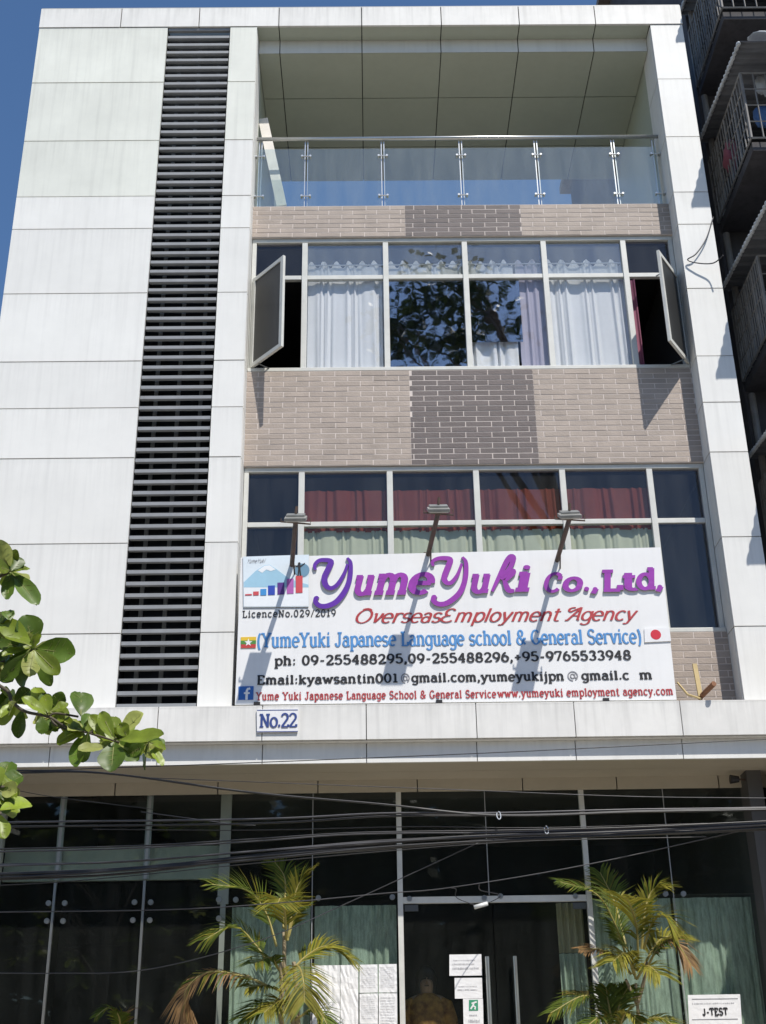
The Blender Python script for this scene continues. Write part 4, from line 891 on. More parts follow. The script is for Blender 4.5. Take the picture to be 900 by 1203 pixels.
cable([(0, 971), (300, 966), (450, 960), (585, 957.5), (740, 955), (900, 951)], 0.011, 'thick level cable pair crossing the upper dark glass', 10.4, m='cable_grey', strands=2)
cable([(110, 975), (300, 976), (480, 972), (640, 973), (900, 966)], 0.005, 'thin black wire just under the level cable pair', 10.45)
cable([(0, 1001), (160, 997), (300, 989), (420, 981), (585, 979), (740, 974), (900, 967)], 0.009, 'black cable with pale glints along the top of the lower bundle', 10.4, m='cable_grey', strands=2, ties=[(642, 975)])
cable([(0, 1016), (150, 1011), (300, 1000), (450, 988), (600, 981), (740, 977), (900, 969)], 0.009, 'middle cables of the lower bundle', 10.42, m='cable_grey', strands=3)
cable([(0, 1030), (150, 1022), (300, 1007), (450, 993), (600, 984), (740, 978), (900, 971)], 0.014, 'thick black cable bundle lowest across the shopfront', 10.45, strands=5)
cable([(0, 1040), (130, 1031), (300, 1014), (450, 1000), (620, 988), (830, 983)], 0.005, 'thin wire drooping just below the thick black bundle', 10.4)
cable([(0, 1072), (200, 1069), (330, 1061), (450, 1050), (530, 1043), (690, 1016), (900, 970)], 0.0055, 'thin pale wire crossing in front of both palms', 10.5, m='cable_grey')
cable([(0, 1143), (60, 1143), (170, 1139), (300, 1106), (400, 1064), (572, 985)], 0.005, 'thin wire rising steeply from lower left to the bundle', 10.5, m='cable_grey')
cable([(170, 914), (400, 923), (560, 929), (740, 936), (900, 938)], 0.0045, 'hair thin wire running along the soffit edge', 10.9, m='cable_grey')
cable([(0, 906), (150, 901), (300, 895.5), (600, 883), (900, 868)], 0.0055, 'thin black wire slanting up across the canopy lip', 10.6)
cable([(165, 953), (270, 967), (300, 969)], 0.005, 'short pale wire end joining the level cable pair on the left', 10.45, m='cable_grey')
cable([(15, 927), (67, 936), (180, 950)], 0.004, 'short thin wire beside the lowest leaves', 10.6)
HC = thing('cable', 'loose grey cable looped down the right white pier', 'cable', tuple(at(836, 268, 11.97)))
mb = MB(); mb.tube(bez([at(838, 255, 11.97), at(830, 280, 11.96), at(818, 298, 11.95), at(808, 305, 11.96), at(820, 309, 11.94), at(838, 309, 11.9), at(850, 300, 11.8)], 8), 0.008, 6); mb.build('strand', M['cable_grey'], HC, smooth=True)

# ------------------------------------------------------------------ leaves and trees
def leaf(mb, base, tip, wid, nrm, mi=0, curl=0.1, seg=6, vein=None):
    base, tip = Vector(base), Vector(tip); d = tip - base; L = d.length; d.normalize()
    s = d.cross(Vector(nrm))
    if s.length < 1e-3: s = d.cross(Vector((0.3, 0.5, 0.8)))
    s.normalize(); n = s.cross(d).normalized(); b0 = len(mb.v)
    for i in range(seg + 1):
        u = math.sin(0.5 * math.pi * i / seg) ** 1.15
        w_ = wid * max(0.03, math.sin(math.pi * min(0.995, u ** 1.5)) ** 0.52)
        w_ *= random.uniform(0.95, 1.04)
        c = base + d * (u * L) - n * (curl * L * u * u)
        for k in (-1, -0.5, 0, 0.5, 1): mb.v.append(tuple(c + s * (k * w_ * 0.5) + n * (abs(k) * w_ * 0.16 + random.uniform(-.004, .004))))
    for i in range(seg):
        for k in range(4):
            a = b0 + i * 5 + k; mb.f.append([a, a + 1, a + 6, a + 5]); mb.m.append(mi)
    if vein is not None and wid > 0.05:
        for u in (0.3, 0.45, 0.6, 0.74):
            for k in (-1, 1):
                hw = wid * max(0.03, math.sin(math.pi * min(0.995, (u + .12) ** 1.5)) ** 0.52) * 0.5
                a0 = base + d * (u * L) - n * (curl * L * u * u) - n * 0.0015; a1 = base + d * ((u + .12) * L) + s * (k * hw * 0.85) - n * (curl * L * (u + .12) ** 2) + n * (0.85 * hw * 0.32 - 0.0015)
                mb.tube([a0, a1], [0.0014, 0.0007], 3, vein, False)
    if vein is not None:
        mb.tube([base + d * (u * L) - n * (curl * L * u * u) - n * 0.001 for u in (0, 0.3, 0.6, 0.95)], [0.0035, 0.003, 0.002, 0.001], 4, vein, False)
TR = thing('street_tree', 'broad-leaved street tree whose leafy branch reaches in from the left', 'tree', (-4.0, 5.2, 0.13))
mb = MB(); mb.tube(bez([(-4.0, 5.2, 0.1), (-3.95, 5.2, 1.5), (-4.05, 5.25, 3.2), (-3.9, 5.3, 5.5), (-3.8, 5.2, 7.6)], 6), [0.17 - 0.005 * k for k in range(25)], 12); mb.build('trunk', M['bark'], TR, smooth=True)
YT = 5.5
mb = MB()
br = bez([(-4.0, 5.3, 2.9), (-3.0, 5.4, 3.25), at(-90, 770, YT), at(0, 806, YT), at(14, 824, YT), at(30, 836, YT), at(57, 842, YT), at(78, 854, YT), at(104, 861, YT), at(140, 872, YT)], 5)
mb.tube(br, [0.035 * (1 - min(1, k / 11)) ** 0.7 + 0.0045 + 0.006 * (1 - k / len(br)) for k in range(len(br))], 8)
mb.tube(bez([at(-30, 790, YT), at(10, 775, YT + .05), at(40, 761, YT + .05)], 5), 0.007, 6); mb.tube(bez([at(-60, 740, YT), at(-20, 690, YT + .1), at(13, 671, YT + .1)], 5), 0.008, 6)
mb.tube(bez([at(57, 842, YT), at(66, 838, YT), at(92, 842, YT)], 4), 0.005, 6); mb.tube(bez([at(-40, 930, YT - .3), at(-10, 925, YT - .3), at(5, 925, YT - .3)], 4), 0.007, 6)
mb.tube(bez([at(-60, 975, YT - .4), at(-20, 965, YT - .4), at(2, 955, YT - .4)], 4), 0.006, 6); mb.tube(bez([at(104, 861, YT), at(120, 858, YT), at(136, 868, YT)], 4), 0.005, 6)
mb.tube(bez([at(60, 845, YT), at(66, 852, YT), at(80, 858, YT + .05)], 4), 0.005, 6)
rl_ = random.Random(5)
mb.build('branch', M['twig'], TR, smooth=True)
mb = MB()
LV = [ # base, tip, width px, tone (0 dark 1 mid 2 pale)
 ((13, 671), (35, 666), 9, 1), ((13, 672), (44, 706), 21, 0), ((12, 672), (8, 702), 15, 0), ((11, 669), (-4, 636), 26, 2), ((13, 668), (18, 646), 12, 1), ((11, 670), (-6, 664), 16, 1), ((12, 669), (3, 648), 15, 2),
 ((39, 759), (31, 722), 30, 0), ((42, 762), (88, 768), 30, 0), ((41, 764), (68, 790), 18, 1), ((40, 764), (34, 794), 20, 2), ((41, 765), (60, 806), 15, 0), ((38, 764), (24, 808), 30, 0), ((36, 760), (3, 766), 12, 1),
 ((37, 759), (8, 745), 20, 1), ((36, 757), (0, 728), 22, 1), ((38, 757), (18, 736), 16, 1), ((12, 729), (8, 716), 14, 0), ((36, 762), (6, 790), 16, 0), ((34, 766), (2, 800), 16, 0), ((30, 762), (-10, 750), 20, 0),
 ((26, 834), (20, 866), 15, 0), ((48, 842), (50, 862), 13, 0), ((20, 826), (-8, 846), 26, 1), ((18, 824), (8, 838), 14, 2), ((10, 822), (0, 812), 14, 1), ((14, 826), (0, 842), 10, 1),
 ((56, 840), (40, 806), 16, 1), ((55, 840), (26, 818), 14, 1), ((56, 838), (52, 812), 14, 0), ((60, 838), (50, 815), 14, 1), ((62, 838), (73, 813), 15, 0), ((60, 836), (80, 826), 12, 1), ((62, 840), (60, 818), 12, 1),
 ((64, 842), (90, 848), 14, 1), ((66, 844), (82, 862), 13, 1), ((95, 841), (96, 811), 25, 0), ((62, 842), (98, 852), 10, 2),
 ((100, 858), (66, 872), 18, 1), ((98, 860), (88, 898), 20, 0), ((104, 860), (96, 896), 14, 0), ((124, 878), (92, 880), 14, 2), ((134, 872), (130, 904), 27, 0), ((134, 870), (162, 892), 22, 0),
 ((136, 870), (105, 840), 16, 1), ((134, 868), (118, 836), 15, 1), ((136, 868), (134, 838), 14, 1), ((140, 866), (166, 836), 22, 2), ((138, 868), (158, 848), 12, 1), ((140, 870), (192, 862), 18, 1), ((142, 870), (176, 866), 10, 1),
 ((174, 874), (166, 904), 13, 0), ((174, 874), (192, 898), 10, 1), ((176, 872), (196, 878), 10, 1), ((172, 874), (150, 886), 14, 0), ((132, 872), (112, 856), 12, 1), ((130, 870), (146, 856), 14, 1), ((174, 872), (150, 860), 14, 1),
 ((120, 866), (100, 850), 12, 1), ((150, 866), (140, 850), 14, 1),
 ((2, 925), (26, 910), 22, 0), ((0, 924), (10, 892), 22, 0), ((-2, 926), (-10, 900), 20, 1), ((2, 928), (20, 926), 10, 1), ((0, 952), (37, 942), 26, 1), ((-4, 955), (5, 985), 16, 1), ((-2, 928), (14, 936), 14, 0), ((-4, 950), (12, 932), 14, 0)]
for (b, t, wd, tone) in LV:
    y = YT - (0.3 if b[1] > 905 else 0) + rl_.uniform(-0.12, 0.12)
    bp = at(b[0], b[1], y); tp = at(t[0], t[1], y + rl_.uniform(-0.10, 0.10))
    leaf(mb, bp, tp, wd * 0.0044, (rl_.uniform(-.45, .45), -0.9, rl_.uniform(-0.1, .7)), tone, curl=rl_.uniform(0.0, 0.14), seg=9, vein=3)
for (x, y, k) in ((13, 671, 5), (40, 761, 6), (60, 842, 6), (98, 858, 4), (136, 870, 7), (174, 872, 3), (0, 925, 4), (0, 952, 4), (18, 826, 4), (5, 780, 5), (-5, 735, 5)):
    for q in range(k + 5):
        a = rl_.uniform(0, 6.28); l = rl_.uniform(14, 28); yy = YT - (0.3 if y > 905 else 0) + rl_.uniform(0.0, 0.2)
        leaf(mb, at(x, y, yy), at(x + l * math.cos(a), y + l * 0.8 * math.sin(a), yy + rl_.uniform(-.08, .08)), rl_.uniform(.06, .10), (rl_.uniform(-.6, .6), -0.8, rl_.uniform(0, 1)), rl_.choice((0, 1, 1, 2)), rl_.uniform(0, .2), 9, 3)
# the rest of the crown, left of the picture
n = 0
while n < 70:
    c = Vector((rl_.uniform(-5.8, -2.3), rl_.uniform(3.4, 7.2), rl_.uniform(3.0, 8.6)))
    if (c - Vector((-4, 5.3, 5.8))).length > 3.0: continue
    px = proj(c)[0]
    if px > -110: continue
    n += 1
    for k in range(9):
        a = rl_.uniform(0, 6.28); d = Vector((math.cos(a), math.sin(a), rl_.uniform(-.6, .5))).normalized()
        leaf(mb, c + d * 0.02, c + d * rl_.uniform(.16, .26), rl_.uniform(.09, .13), (0, 0, 1), rl_.choice((0, 0, 1, 1, 2)), 0.12, 5)
mb.build('foliage', [M['leaf_dark'], M['leaf'], M['leaf_pale'], M['vein']], TR, smooth=True)
mb = MB()
for k in range(14):
    a = rl_.uniform(0, 6.28); z = rl_.uniform(3.4, 7.4); e = Vector((-4.3 + 0.9 * math.cos(a), 5.3 + 1.3 * math.sin(a), z + 0.8))
    mb.tube(bez([(-3.95, 5.25, z - 0.3), ((-3.95 + e.x) / 2, (5.25 + e.y) / 2, z + 0.35), e], 4), [0.04 - 0.0035 * q for q in range(9)], 6)
mb.build('branch', M['bark'], TR, smooth=True)

def big_tree(name, label, loc, crown, nclump, trunk_pts, r0, seed, group=None, leafs=40, ls=0.16):
    rnd = random.Random(seed); t = thing(name, label, 'tree', loc, group); L = Vector(loc)
    mb = MB(); tp = bez([L + Vector(p) for p in trunk_pts], 6); mb.tube(tp, [r0 * (1 - 0.7 * k / len(tp)) for k in range(len(tp))], 10); mb.build('trunk', M['bark'], t, smooth=True)
    mb = MB(); limbs = MB(); top = tp[-1]
    cs = []
    while len(cs) < nclump:
        u = Vector((rnd.uniform(-1, 1), rnd.uniform(-1, 1), rnd.uniform(-1, 1)))
        if 0.25 < u.length < 1: cs.append(L + Vector((crown[0] + u.x * crown[3], crown[1] + u.y * crown[4], crown[2] + u.z * crown[5])))
    for i, c in enumerate(cs):
        if i % 4 == 0:
            s = tp[rnd.randrange(len(tp) * 2 // 3, len(tp))]; limbs.tube(bez([s, (s + c) / 2 + Vector((0, 0, 0.3)), c], 4), [0.07 * (1 - q / 9.5) + 0.008 for q in range(9)], 5)
        rr = rnd.uniform(0.35, 0.75)
        for k in range(leafs):
            p = c + Vector((rnd.gauss(0, rr * .55), rnd.gauss(0, rr * .55), rnd.gauss(0, rr * .4)))
            d = Vector((rnd.uniform(-1, 1), rnd.uniform(-1, 1), rnd.uniform(-.8, .3))).normalized(); s = d.cross(Vector((rnd.uniform(-1, 1), rnd.uniform(-1, 1), 1))).normalized()
            l, w_ = ls * rnd.uniform(.8, 1.5), ls * 0.42
            mb.face([p, p + d * l * .5 + s * w_, p + d * l, p + d * l * .5 - s * w_], rnd.choice((0, 0, 1)))
    limbs.build('limb', M['bark'], t, smooth=True); mb.build('crown', [M['leaf_tree'], M['leaf_tree2']], t)
    return t
big_tree('roadside_tree', 'tall roadside tree whose leaves are mirrored in the upper window film', (4.2, 2.6, 0.1), (-2.7, 0.2, 16.2, 1.9, 1.5, 0.75), 36, [(0, 0, 0), (0.1, 0, 5), (-0.3, 0.1, 10), (-1.2, 0.2, 15.2)], 0.24, 3, leafs=34, ls=0.17)
t0 = big_tree('added_opposite_tree', 'added unseen tree across the road, darkening the shopfront reflections', (-13, -12, 0), (0, 0, 6.4, 4.3, 3.4, 5.2), 230, [(0, 0, 0), (0.1, 0, 2), (0, 0, 4), (0.2, 0, 7)], 0.3, 9, 'added unseen trees across the road', leafs=70, ls=0.46)  # unseen row of trees, added dense to darken what the shop glass reflects
for x, y, s, rz, lb in ((-6.4, -13, 1.1, 1.2, 'second added tree from the left, unseen, darkening the shopfront reflections'), (0.2, -12, 1.0, 2.5, 'added tree straight across from the door, unseen, darkening the glass reflections'),
                        (6.8, -13, 1.15, 4.0, 'second added tree from the right, unseen, darkening the glass reflections'), (13.4, -12, 1.05, 5.1, 'rightmost added tree across the road, unseen, darkening the shopfront reflections')):
    dup(t0, (x, y, 0), lb, rz, (s, s, s))
t0['label'] = 'leftmost added tree across the road, unseen, darkening the shopfront reflections'

# ------------------------------------------------------------------ potted palms
def frond(mb, pts, mi, leaf_len=0.26, n=24, up=None, droop=0.35, spread=0.9, seed=0, rach=3, start=0.18):
    n = int(n * 1.6); rnd = random.Random(seed); c = bez(pts, 8); N = len(c)
    mb.tube(c, [0.011 * (1 - 0.85 * k / N) + 0.002 for k in range(N)], 5, rach)
    for i in range(n):
        u = start + (1 - start) * (i + 0.5) / n; q = u * (N - 1); k = min(int(q), N - 2); p = c[k].lerp(c[k + 1], q - k)
        d = (c[k + 1] - c[k]).normalized(); s = d.cross(Vector(up or (0, -0.45, 0.9))).normalized(); nn = s.cross(d)
        l = 1.08 * leaf_len * (0.45 + 0.65 * math.sin(math.pi * min(1, (u - start) / (1 - start) * 0.86 + 0.12))) * rnd.uniform(.85, 1.12)
        for sg in (-1, 1):
            dv = (s * sg * spread + d * (0.8 + 0.45 * u) + nn * 0.25 + Vector((rnd.uniform(-.1, .1), rnd.uniform(-.1, .1), rnd.uniform(-.1, .1)))).normalized()
            w_ = 0.0094; wv = dv.cross(nn).normalized() * w_
            p1 = p + dv * l * .45 + Vector((0, 0, -droop * l * .12)); p2 = p + dv * l + Vector((0, 0, -droop * l * .85))
            b = len(mb.v)
            mb.v += [tuple(p + wv * .4), tuple(p - wv * .4), tuple(p1 - wv), tuple(p1 + wv), tuple(p2)]
            mb.f += [[b, b + 1, b + 2, b + 3], [b + 3, b + 2, b + 4]]; m_ = (mi if rnd.random() < .85 else (1 if mi == 0 else 0)) if mi < 2 else (2 if rnd.random() < 0.15 + 1.1 * u else rnd.choice((0, 1))); mb.m += [m_, m_]
FM = [M['frond_green'], M['frond_yellow'], M['frond_brown'], M['stem_y']]
def palm(label, base, stems, fr, pot=True):
    t = thing('potted_palm', label, 'palm', base, 'palms along the shopfront')
    for i, s in enumerate(stems):
        mb = MB(); c = bez(s, 6); mb.tube(c, [(0.026 if base[0] < 0 else 0.020) - 0.009 * k / len(c) for k in range(len(c))], 8); mb.build('stem', M['stem'], t, smooth=True)
    for i, (pts, mi, kw) in enumerate(fr):
        mb = MB(); frond(mb, pts, mi, seed=i + int(base[0] * 10), **kw); mb.build('frond', FM, t)
    mb = MB(); bx, by, bz = base; prof = [(0.0, 0.0), (0.19, 0.0), (0.26, 0.42), (0.29, 0.42), (0.29, 0.48), (0.25, 0.48), (0.24, 0.40)]
    N = 20; b0 = len(mb.v)
    for r, z in prof:
        for k in range(N): mb.v.append((bx + r * math.cos(6.2832 * k / N), by + r * math.sin(6.2832 * k / N), bz + z))
    for i in range(len(prof) - 1):
        for k in range(N): a = b0 + i * N + k; b = b0 + i * N + (k + 1) % N; mb.f.append([a, b, b + N, a + N]); mb.m.append(0)
    mb.build('pot', M['pot'], t, smooth=True)
    mb = MB(); mb.face([(bx + 0.24 * math.cos(6.2832 * k / N), by + 0.24 * math.sin(6.2832 * k / N), bz + 0.41) for k in range(N)]); mb.build('soil', M['soil'], t)
    return t
yp = 12.05
A = lambda x, y, dy=0.0: at(x, y, yp + dy)
palm('palm with a drooping dry orange frond left of the door', (-0.62, yp, 1.2),
     [[(-0.62, yp, 1.6), A(345, 1203), A(335, 1150), A(334, 1095)], [(-0.58, yp, 1.6), A(350, 1203), A(348, 1160), A(345, 1130)], [(-0.66, yp, 1.6), A(331, 1203), A(331, 1165), A(330, 1130)]],
     [([A(325, 1112), A(312, 1072), A(290, 1046, -.1), A(249, 1039, -.2)], 0, dict(leaf_len=0.33, droop=0.2, n=26)),
      ([A(336, 1105), A(335, 1075, -.15), A(330, 1056, -.4), A(326, 1062, -.6)], 1, dict(leaf_len=0.34, n=26, spread=1.1)),
      ([A(338, 1105), A(345, 1060), A(353, 1036), A(371, 1018, -.1)], 1, dict(leaf_len=0.24, n=20, spread=.5)),
      ([A(339, 1100), A(347, 1076), A(365, 1062, -.1)], 0, dict(leaf_len=0.22, n=16)),
      ([A(318, 1135), A(300, 1110), A(275, 1088, -.1), A(240, 1104, -.2)], 0, dict(leaf_len=0.30, n=26)),
      ([A(318, 1160), A(290, 1148), A(245, 1142, -.15), A(218, 1165, -.2), A(220, 1200, -.2)], 2, dict(leaf_len=0.22, n=30, droop=.8)),
      ([A(340, 1143), A(362, 1122, .1), A(385, 1112, .15), A(413, 1126, .2)], 1, dict(leaf_len=0.30, n=26)),
      ([A(342, 1140), A(350, 1135, -.2), A(356, 1150, -.4), A(358, 1178, -.45)], 1, dict(leaf_len=0.30, n=22, spread=1.1)),
      ([A(333, 1090, .25), A(335, 1055, .5), A(334, 1030, .56), A(322, 1012, .58)], 0, dict(leaf_len=0.28, n=20)),
      ([A(332, 1165), A(312, 1158, -.2), A(292, 1160, -.3)], 1, dict(leaf_len=0.22, n=16)),
      ([A(334, 1190), A(318, 1178, -.1), A(285, 1196, -.2)], 0, dict(leaf_len=0.26, n=20)),
      ([A(336, 1190), A(330, 1175, -.2), A(310, 1190, -.4)], 1, dict(leaf_len=0.26, n=18)),
      ([A(345, 1200), A(370, 1185, -.1), A(385, 1205, -.2)], 0, dict(leaf_len=0.22, n=16)), ([A(328, 1140), A(318, 1125, -.2), A(300, 1132, -.4)], 0, dict(leaf_len=0.26, n=18))])
palm('palm with yellow fronds and a slim pale trunk right of the door', (2.3, yp, 1.2),
     [[(2.33, yp, 1.6), A(751, 1203), A(749, 1180), A(747, 1155)], [A(749, 1180), A(742, 1165), A(735, 1150)], [A(749, 1178), A(756, 1155), A(760, 1130)]],
     [([A(738, 1130), A(722, 1085), A(700, 1050, -.1), A(658, 1036, -.2)], 0, dict(leaf_len=0.30, n=28)),
      ([A(750, 1125), A(748, 1090, -.1), A(740, 1062, -.3), A(730, 1052, -.5)], 1, dict(leaf_len=0.36, n=26, spread=1.1)),
      ([A(754, 1115), A(758, 1070), A(767, 1046), A(784, 1042, -.1)], 1, dict(leaf_len=0.24, n=20, spread=.6)),
      ([A(756, 1115), A(766, 1085, -.1), A(780, 1075, -.2), A(794, 1096, -.2)], 1, dict(leaf_len=0.26, n=22)),
      ([A(758, 1140), A(775, 1112, -.1), A(793, 1106, -.2), A(812, 1134, -.25)], 2, dict(leaf_len=0.20, n=24, droop=.6)),
      ([A(756, 1135), A(775, 1105, .1), A(800, 1098, .15)], 1, dict(leaf_len=0.26, n=20)),
      ([A(742, 1145), A(725, 1125), A(705, 1116, -.1), A(682, 1115, -.2)], 2, dict(leaf_len=0.20, n=22)),
      ([A(745, 1145), A(735, 1120, -.3), A(720, 1130, -.45)], 1, dict(leaf_len=0.28, n=20)),
      ([A(735, 1110, .2), A(722, 1060, .5), A(705, 1025, .58)], 0, dict(leaf_len=0.32, n=20)), 
      ([A(748, 1150), A(760, 1135, -.3), A(775, 1145, -.45)], 1, dict(leaf_len=0.26, n=20)), ([A(747, 1150), A(740, 1120, -.1), A(722, 1100, -.15)], 0, dict(leaf_len=0.30, n=22)),
      ([A(750, 1203), A(775, 1196, -.1), A(800, 1212, -.2)], 1, dict(leaf_len=0.18, n=18))])
palm('low green palm at the right foot of the glass door', (2.0, 12.0, 1.2),
     [[(2.0, 12.0, 1.6), (2.02, 12.0, 1.9), (2.03, 12.0, 2.2)]],
     [([A(722, 1215), A(705, 1180), A(685, 1170, -.1), A(647, 1190, -.2)], 0, dict(leaf_len=0.24, n=26)), ([A(724, 1215), A(728, 1180), A(738, 1160, .05)], 0, dict(leaf_len=0.22, n=18)), ([A(722, 1215), A(715, 1180), A(712, 1160, .1)], 0, dict(leaf_len=0.24, n=18)),
      ([A(720, 1220), A(708, 1195, -.2), A(690, 1205, -.3)], 0, dict(leaf_len=0.22, n=18)), ([A(724, 1220), A(735, 1190, -.2), A(752, 1200, -.3)], 1, dict(leaf_len=0.2, n=18))])
palm('small low palm with one brown frond in front of the left dark glass', (-2.35, 12.1, 1.2),
     [[(-2.35, 12.1, 1.6), (-2.36, 12.1, 1.9), (-2.37, 12.1, 2.15)]],
     [([A(142, 1225), A(138, 1195), A(128, 1184, -.1), A(113, 1194, -.15)], 0, dict(leaf_len=0.12, n=18)), ([A(143, 1225), A(145, 1195), A(156, 1186, -.1)], 2, dict(leaf_len=0.14, n=16)), ([A(142, 1225), A(141, 1200, -.2), A(138, 1190, -.3)], 0, dict(leaf_len=0.13, n=16)),
      ([A(144, 1225), A(152, 1205, -.1), A(162, 1212, -.2)], 0, dict(leaf_len=0.13, n=16))])

# ------------------------------------------------------------------ person inside the door
def skin_body(name, verts, edges, rad, mt, parent, sub=2, root=0):
    me = bpy.data.meshes.new(name); org = Vector(WLOC[parent.name])
    me.from_pydata([tuple(Vector(v)) for v in verts], edges, []); o = bpy.data.objects.new(name, me); COL.objects.link(o); o.parent = parent
    s = o.modifiers.new('skin', 'SKIN'); s.use_smooth_shade = True
    for i, r in enumerate(rad): me.skin_vertices[0].data[i].radius = r if isinstance(r, tuple) else (r, r)
    me.skin_vertices[0].data[root].use_root = True
    m = o.modifiers.new('sub', 'SUBSURF'); m.levels = sub; m.render_levels = sub
    me.materials.append(mt); return o
hp = at(501, 1156, 13.35)
PS = thing('person', 'person in an orange patterned top standing in the dark behind the glass door', 'person', (hp.x, 13.35, hp.z - 1.50))
V = [(0, 0, .88), (0, 0, 1.02), (0, 0, 1.20), (0, .01, 1.34), (0, .0, 1.39), (0, -.01, 1.47), (0, -.02, 1.56),
     (-.17, 0, 1.33), (-.22, -.02, 1.06), (-.14, -.20, 1.00), (-.09, -.25, 1.02), (.17, 0, 1.33), (.23, -.02, 1.06), (.26, -.06, .82), (.26, -.08, .74),
     (-.09, 0, .82), (-.10, -.01, .46), (-.10, .02, .07), (-.10, -.12, .03), (.09, 0, .82), (.10, -.01, .46), (.10, .02, .07), (.10, -.12, .03)]
E = [(0, 1), (1, 2), (2, 3), (3, 4), (4, 5), (5, 6), (3, 7), (7, 8), (8, 9), (9, 10), (3, 11), (11, 12), (12, 13), (13, 14), (0, 15), (15, 16), (16, 17), (17, 18), (0, 19), (19, 20), (20, 21), (21, 22)]
RR = [(.15, .11), (.14, .10), (.15, .11), (.13, .09), .055, (.075, .09), (.07, .085), .06, .045, .035, .03, .06, .045, .035, .03, .085, .058, .04, .03, .085, .058, .04, .03]
skin_body('body', V, E, RR, M['skin'], PS)
def shell(name, rings, mt, N=20):
    mb = MB(); o = Vector(WLOC[PS.name])
    for (x, y, z, rx, ry) in rings:
        for k in range(N): a = 6.2832 * k / N; mb.v.append((o.x + x + rx * math.cos(a), o.y + y + ry * math.sin(a), o.z + z))
    for i in range(len(rings) - 1):
        for k in range(N): a = i * N + k; b = i * N + (k + 1) % N; mb.f.append([a, b, b + N, a + N]); mb.m.append(0)
    mb.build(name, mt, PS, smooth=True)
shell('top', [(0, 0, .78, .20, .15), (0, 0, .95, .19, .14), (0, 0, 1.15, .19, .145), (0, 0, 1.30, .205, .13), (0, 0, 1.37, .15, .10), (0, 0, 1.41, .075, .075)], M['orange_cloth'])
shell('skirt', [(0, 0, .10, .20, .17), (0, 0, .5, .21, .17), (0, 0, .86, .185, .14)], M['skirt'])
for sx in (-1, 1): shell('sleeve', [(sx * .24, -.02, 1.05, .07, .07), (sx * .215, -.01, 1.2, .075, .075), (sx * .17, 0, 1.34, .075, .075), (sx * .12, 0, 1.38, .03, .04)], M['orange_cloth'], 14)
shell('hair', [(0, .06, 1.36, .09, .05), (0, .05, 1.46, .105, .07), (0, .035, 1.54, .11, .095), (0, .02, 1.60, .10, .105), (0, .01, 1.655, .065, .08), (0, .01, 1.68, .01, .01)], M['hair'])
mb = MB(); o_ = Vector(WLOC[PS.name])
mb.tube([o_ + Vector((0, -.105, 1.55)), o_ + Vector((0, -.125, 1.515)), o_ + Vector((0, -.10, 1.505))], [.008, .014, .012], 6)
mb.build('nose', M['skin'], PS, smooth=True)
mb = MB()
for sx in (-1, 1): mb.obox(o_ + Vector((sx * .032, -.098, 1.555)), (.013, 0, 0), (0, .006, 0), (0, 0, .005))
mb.obox(o_ + Vector((0, -.094, 1.475)), (.022, 0, 0), (0, .006, 0), (0, 0, .004)); mb.build('face_features', M['hair'], PS)
for hx, hy, hz, dr in ((-.09, -.25, 1.02, Vector((.6, -.5, .1))), (.26, -.08, .74, Vector((0, -.1, -1)))):
    mb = MB(); d = dr.normalized(); s = d.cross(Vector((0, 1, .2))).normalized(); c = o_ + Vector((hx, hy, hz))
    mb.tube([c, c + d * .05, c + d * .085], [.028, .038, .03], 8)
    for k, l in enumerate((.06, .072, .068, .052)): b = c + d * .08 + s * (k - 1.5) * .018; mb.tube([b, b + d * l * .5, b + d * l + Vector((0, .012, 0))], [.009, .0085, .006], 6)
    b = c + d * .03 + s * .03; mb.tube([b, b + s * .025 + d * .02, b + s * .03 + d * .05], [.011, .01, .007], 6); mb.build('hand', M['skin'], PS, smooth=True)

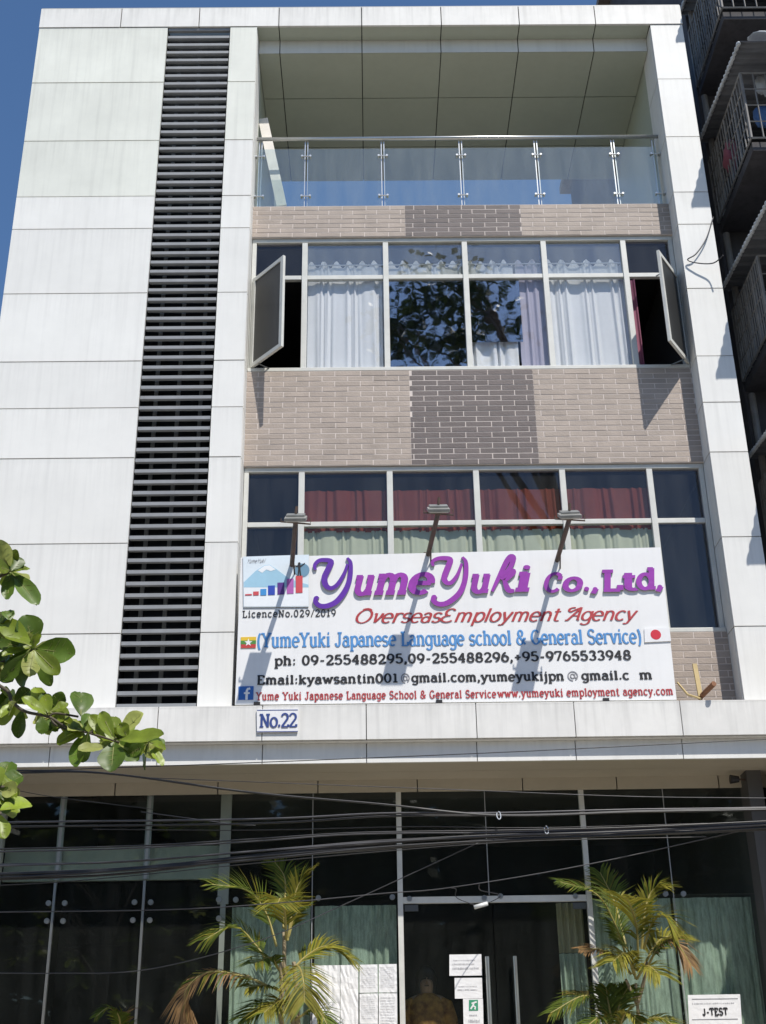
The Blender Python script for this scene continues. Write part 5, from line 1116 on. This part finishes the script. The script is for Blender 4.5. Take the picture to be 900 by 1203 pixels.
# ------------------------------------------------------------------ the neighbouring apartment block
NB = thing('apartment_block', 'dark apartment block with caged balconies and awnings right of the white building', 'building', (4.45, 13, 0))
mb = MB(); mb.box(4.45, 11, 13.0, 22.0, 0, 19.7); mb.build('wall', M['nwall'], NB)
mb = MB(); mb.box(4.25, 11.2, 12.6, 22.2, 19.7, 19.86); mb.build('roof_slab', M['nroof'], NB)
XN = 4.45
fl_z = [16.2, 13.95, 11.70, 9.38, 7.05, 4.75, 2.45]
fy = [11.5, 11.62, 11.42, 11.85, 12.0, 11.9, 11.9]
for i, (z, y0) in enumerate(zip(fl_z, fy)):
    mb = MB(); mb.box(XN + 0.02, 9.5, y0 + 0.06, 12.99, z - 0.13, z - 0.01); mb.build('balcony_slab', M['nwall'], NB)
    h = 0.98; mb = MB(); r = 0.009
    n1 = 16
    for k in range(n1 + 1):
        y = lerp(y0, 12.97, k / n1); big = k % 4 == 0
        mb.tube([(XN, y, z), (XN, y, z + h)], 0.016 if big else r, 4)
    for k in range(5): zz = z + h * k / 4; mb.tube([(XN, y0, zz), (XN, 12.97, zz)], 0.014 if k in (0, 4) else r, 4); mb.tube([(XN, y0, zz), (7.6, y0, zz)], 0.014 if k in (0, 4) else r, 4)
    for k in range(22): x = XN + k * 0.145; mb.tube([(x, y0, z), (x, y0, z + h)], 0.018 if k % 5 == 0 else r, 4)
    for k in range(8): y = lerp(y0, 12.97, k / 7); mb.tube([(XN, y, z + 0.003), (7.6, y, z + 0.003)], r, 4)
    mb.build('window_cage', M['cage'], NB)
    # awning: corrugated sheet on the cage, falling towards the street
    mb = MB(); N = 66; ya, yb = (y0 - 0.36 if i < 3 else (11.05, 11.12, 10.85, 10.9)[i - 3]), 12.98; za, zb = z + h + 0.16, z + h + 0.36
    for c in range(2):
        x = (XN - 0.08, 8.0)[c]
        for k in range(N + 1):
            y = lerp(ya, yb, k / N); mb.v.append((x + (0.02 * math.sin(k * 0.9) if c == 0 else 0), y, lerp(za, zb, k / N) + 0.010 * math.sin(k * 1.9) - (0.03 if c == 0 else 0)))
    for k in range(N): mb.f.append([k, k + 1, N + 2 + k, N + 1 + k]); mb.m.append(0)
    tr = MB(); E_ = [(XN - 0.085, lerp(ya, yb, k / 120), lerp(za, zb, k / 120) - 0.03) for k in range(121)]; tr.tube(E_, [0.012 + 0.016 * abs(math.sin(k * 0.62 + 0.3 * math.sin(k))) for k in range(121)], 7); tr.build('awning_edge', M['awn_edge'], NB, smooth=True)
    o = mb.build('awning', M['awning'], NB, smooth=True); sm = o.modifiers.new('thick', 'SOLIDIFY'); sm.thickness = 0.012
    mb = MB(); mb.box(XN + 0.25, 6.2, 12.97, 12.998, z + 0.05, z + 1.35); mb.build('window', M['nwin'], NB)
    mb = MB(); mb.tube([(XN + 0.06, 12.93, z - 0.2), (XN + 0.06, 12.93, z - 2.2)], 0.04, 8); mb.build('drain_pipe', M['cage'], NB)
tag(mb, None) if False else None
def lump(name, c, r, mt, label, cat, seed):
    rnd = random.Random(seed); mb = MB(); n = 9
    for i in range(n + 1):
        for k in range(14):
            th = math.pi * i / n; a = 6.2832 * k / 14; q = rnd.uniform(.8, 1.15)
            mb.v.append((c[0] + r[0] * q * math.sin(th) * math.cos(a), c[1] + r[1] * q * math.sin(th) * math.sin(a), c[2] + r[2] * q * math.cos(th)))
    for i in range(n):
        for k in range(14): a = i * 14 + k; b = i * 14 + (k + 1) % 14; mb.f.append([a, b, b + 14, a + 14]); mb.m.append(0)
    tag(mb.build(name, mt, loc=tuple(c), smooth=True), label, cat)
p = at(893, 44, 11.3); lump('cloth_bundle', (p.x, 11.3, p.z), (0.15, 0.10, 0.022), M['cloth_w'], 'white cloth bundle lying on the upper awning of the dark block', 'cloth', 1)
p = at(898, 100, 11.7); lump('laundry', (p.x, 11.7, p.z), (0.12, 0.06, 0.16), M['cloth_w'], 'white laundry hanging inside the second balcony cage', 'laundry', 2)
p = at(897, 138, 11.75); lump('laundry', (p.x, 11.75, p.z), (0.12, 0.06, 0.16), M['cloth_b'], 'blue laundry hanging inside the second balcony cage', 'laundry', 3)
p = at(858, 185, 12.3); lump('laundry', (p.x, 12.3, p.z), (0.08, 0.18, 0.22), M['cloth_m'], 'maroon laundry hanging inside the second balcony cage', 'laundry', 4)
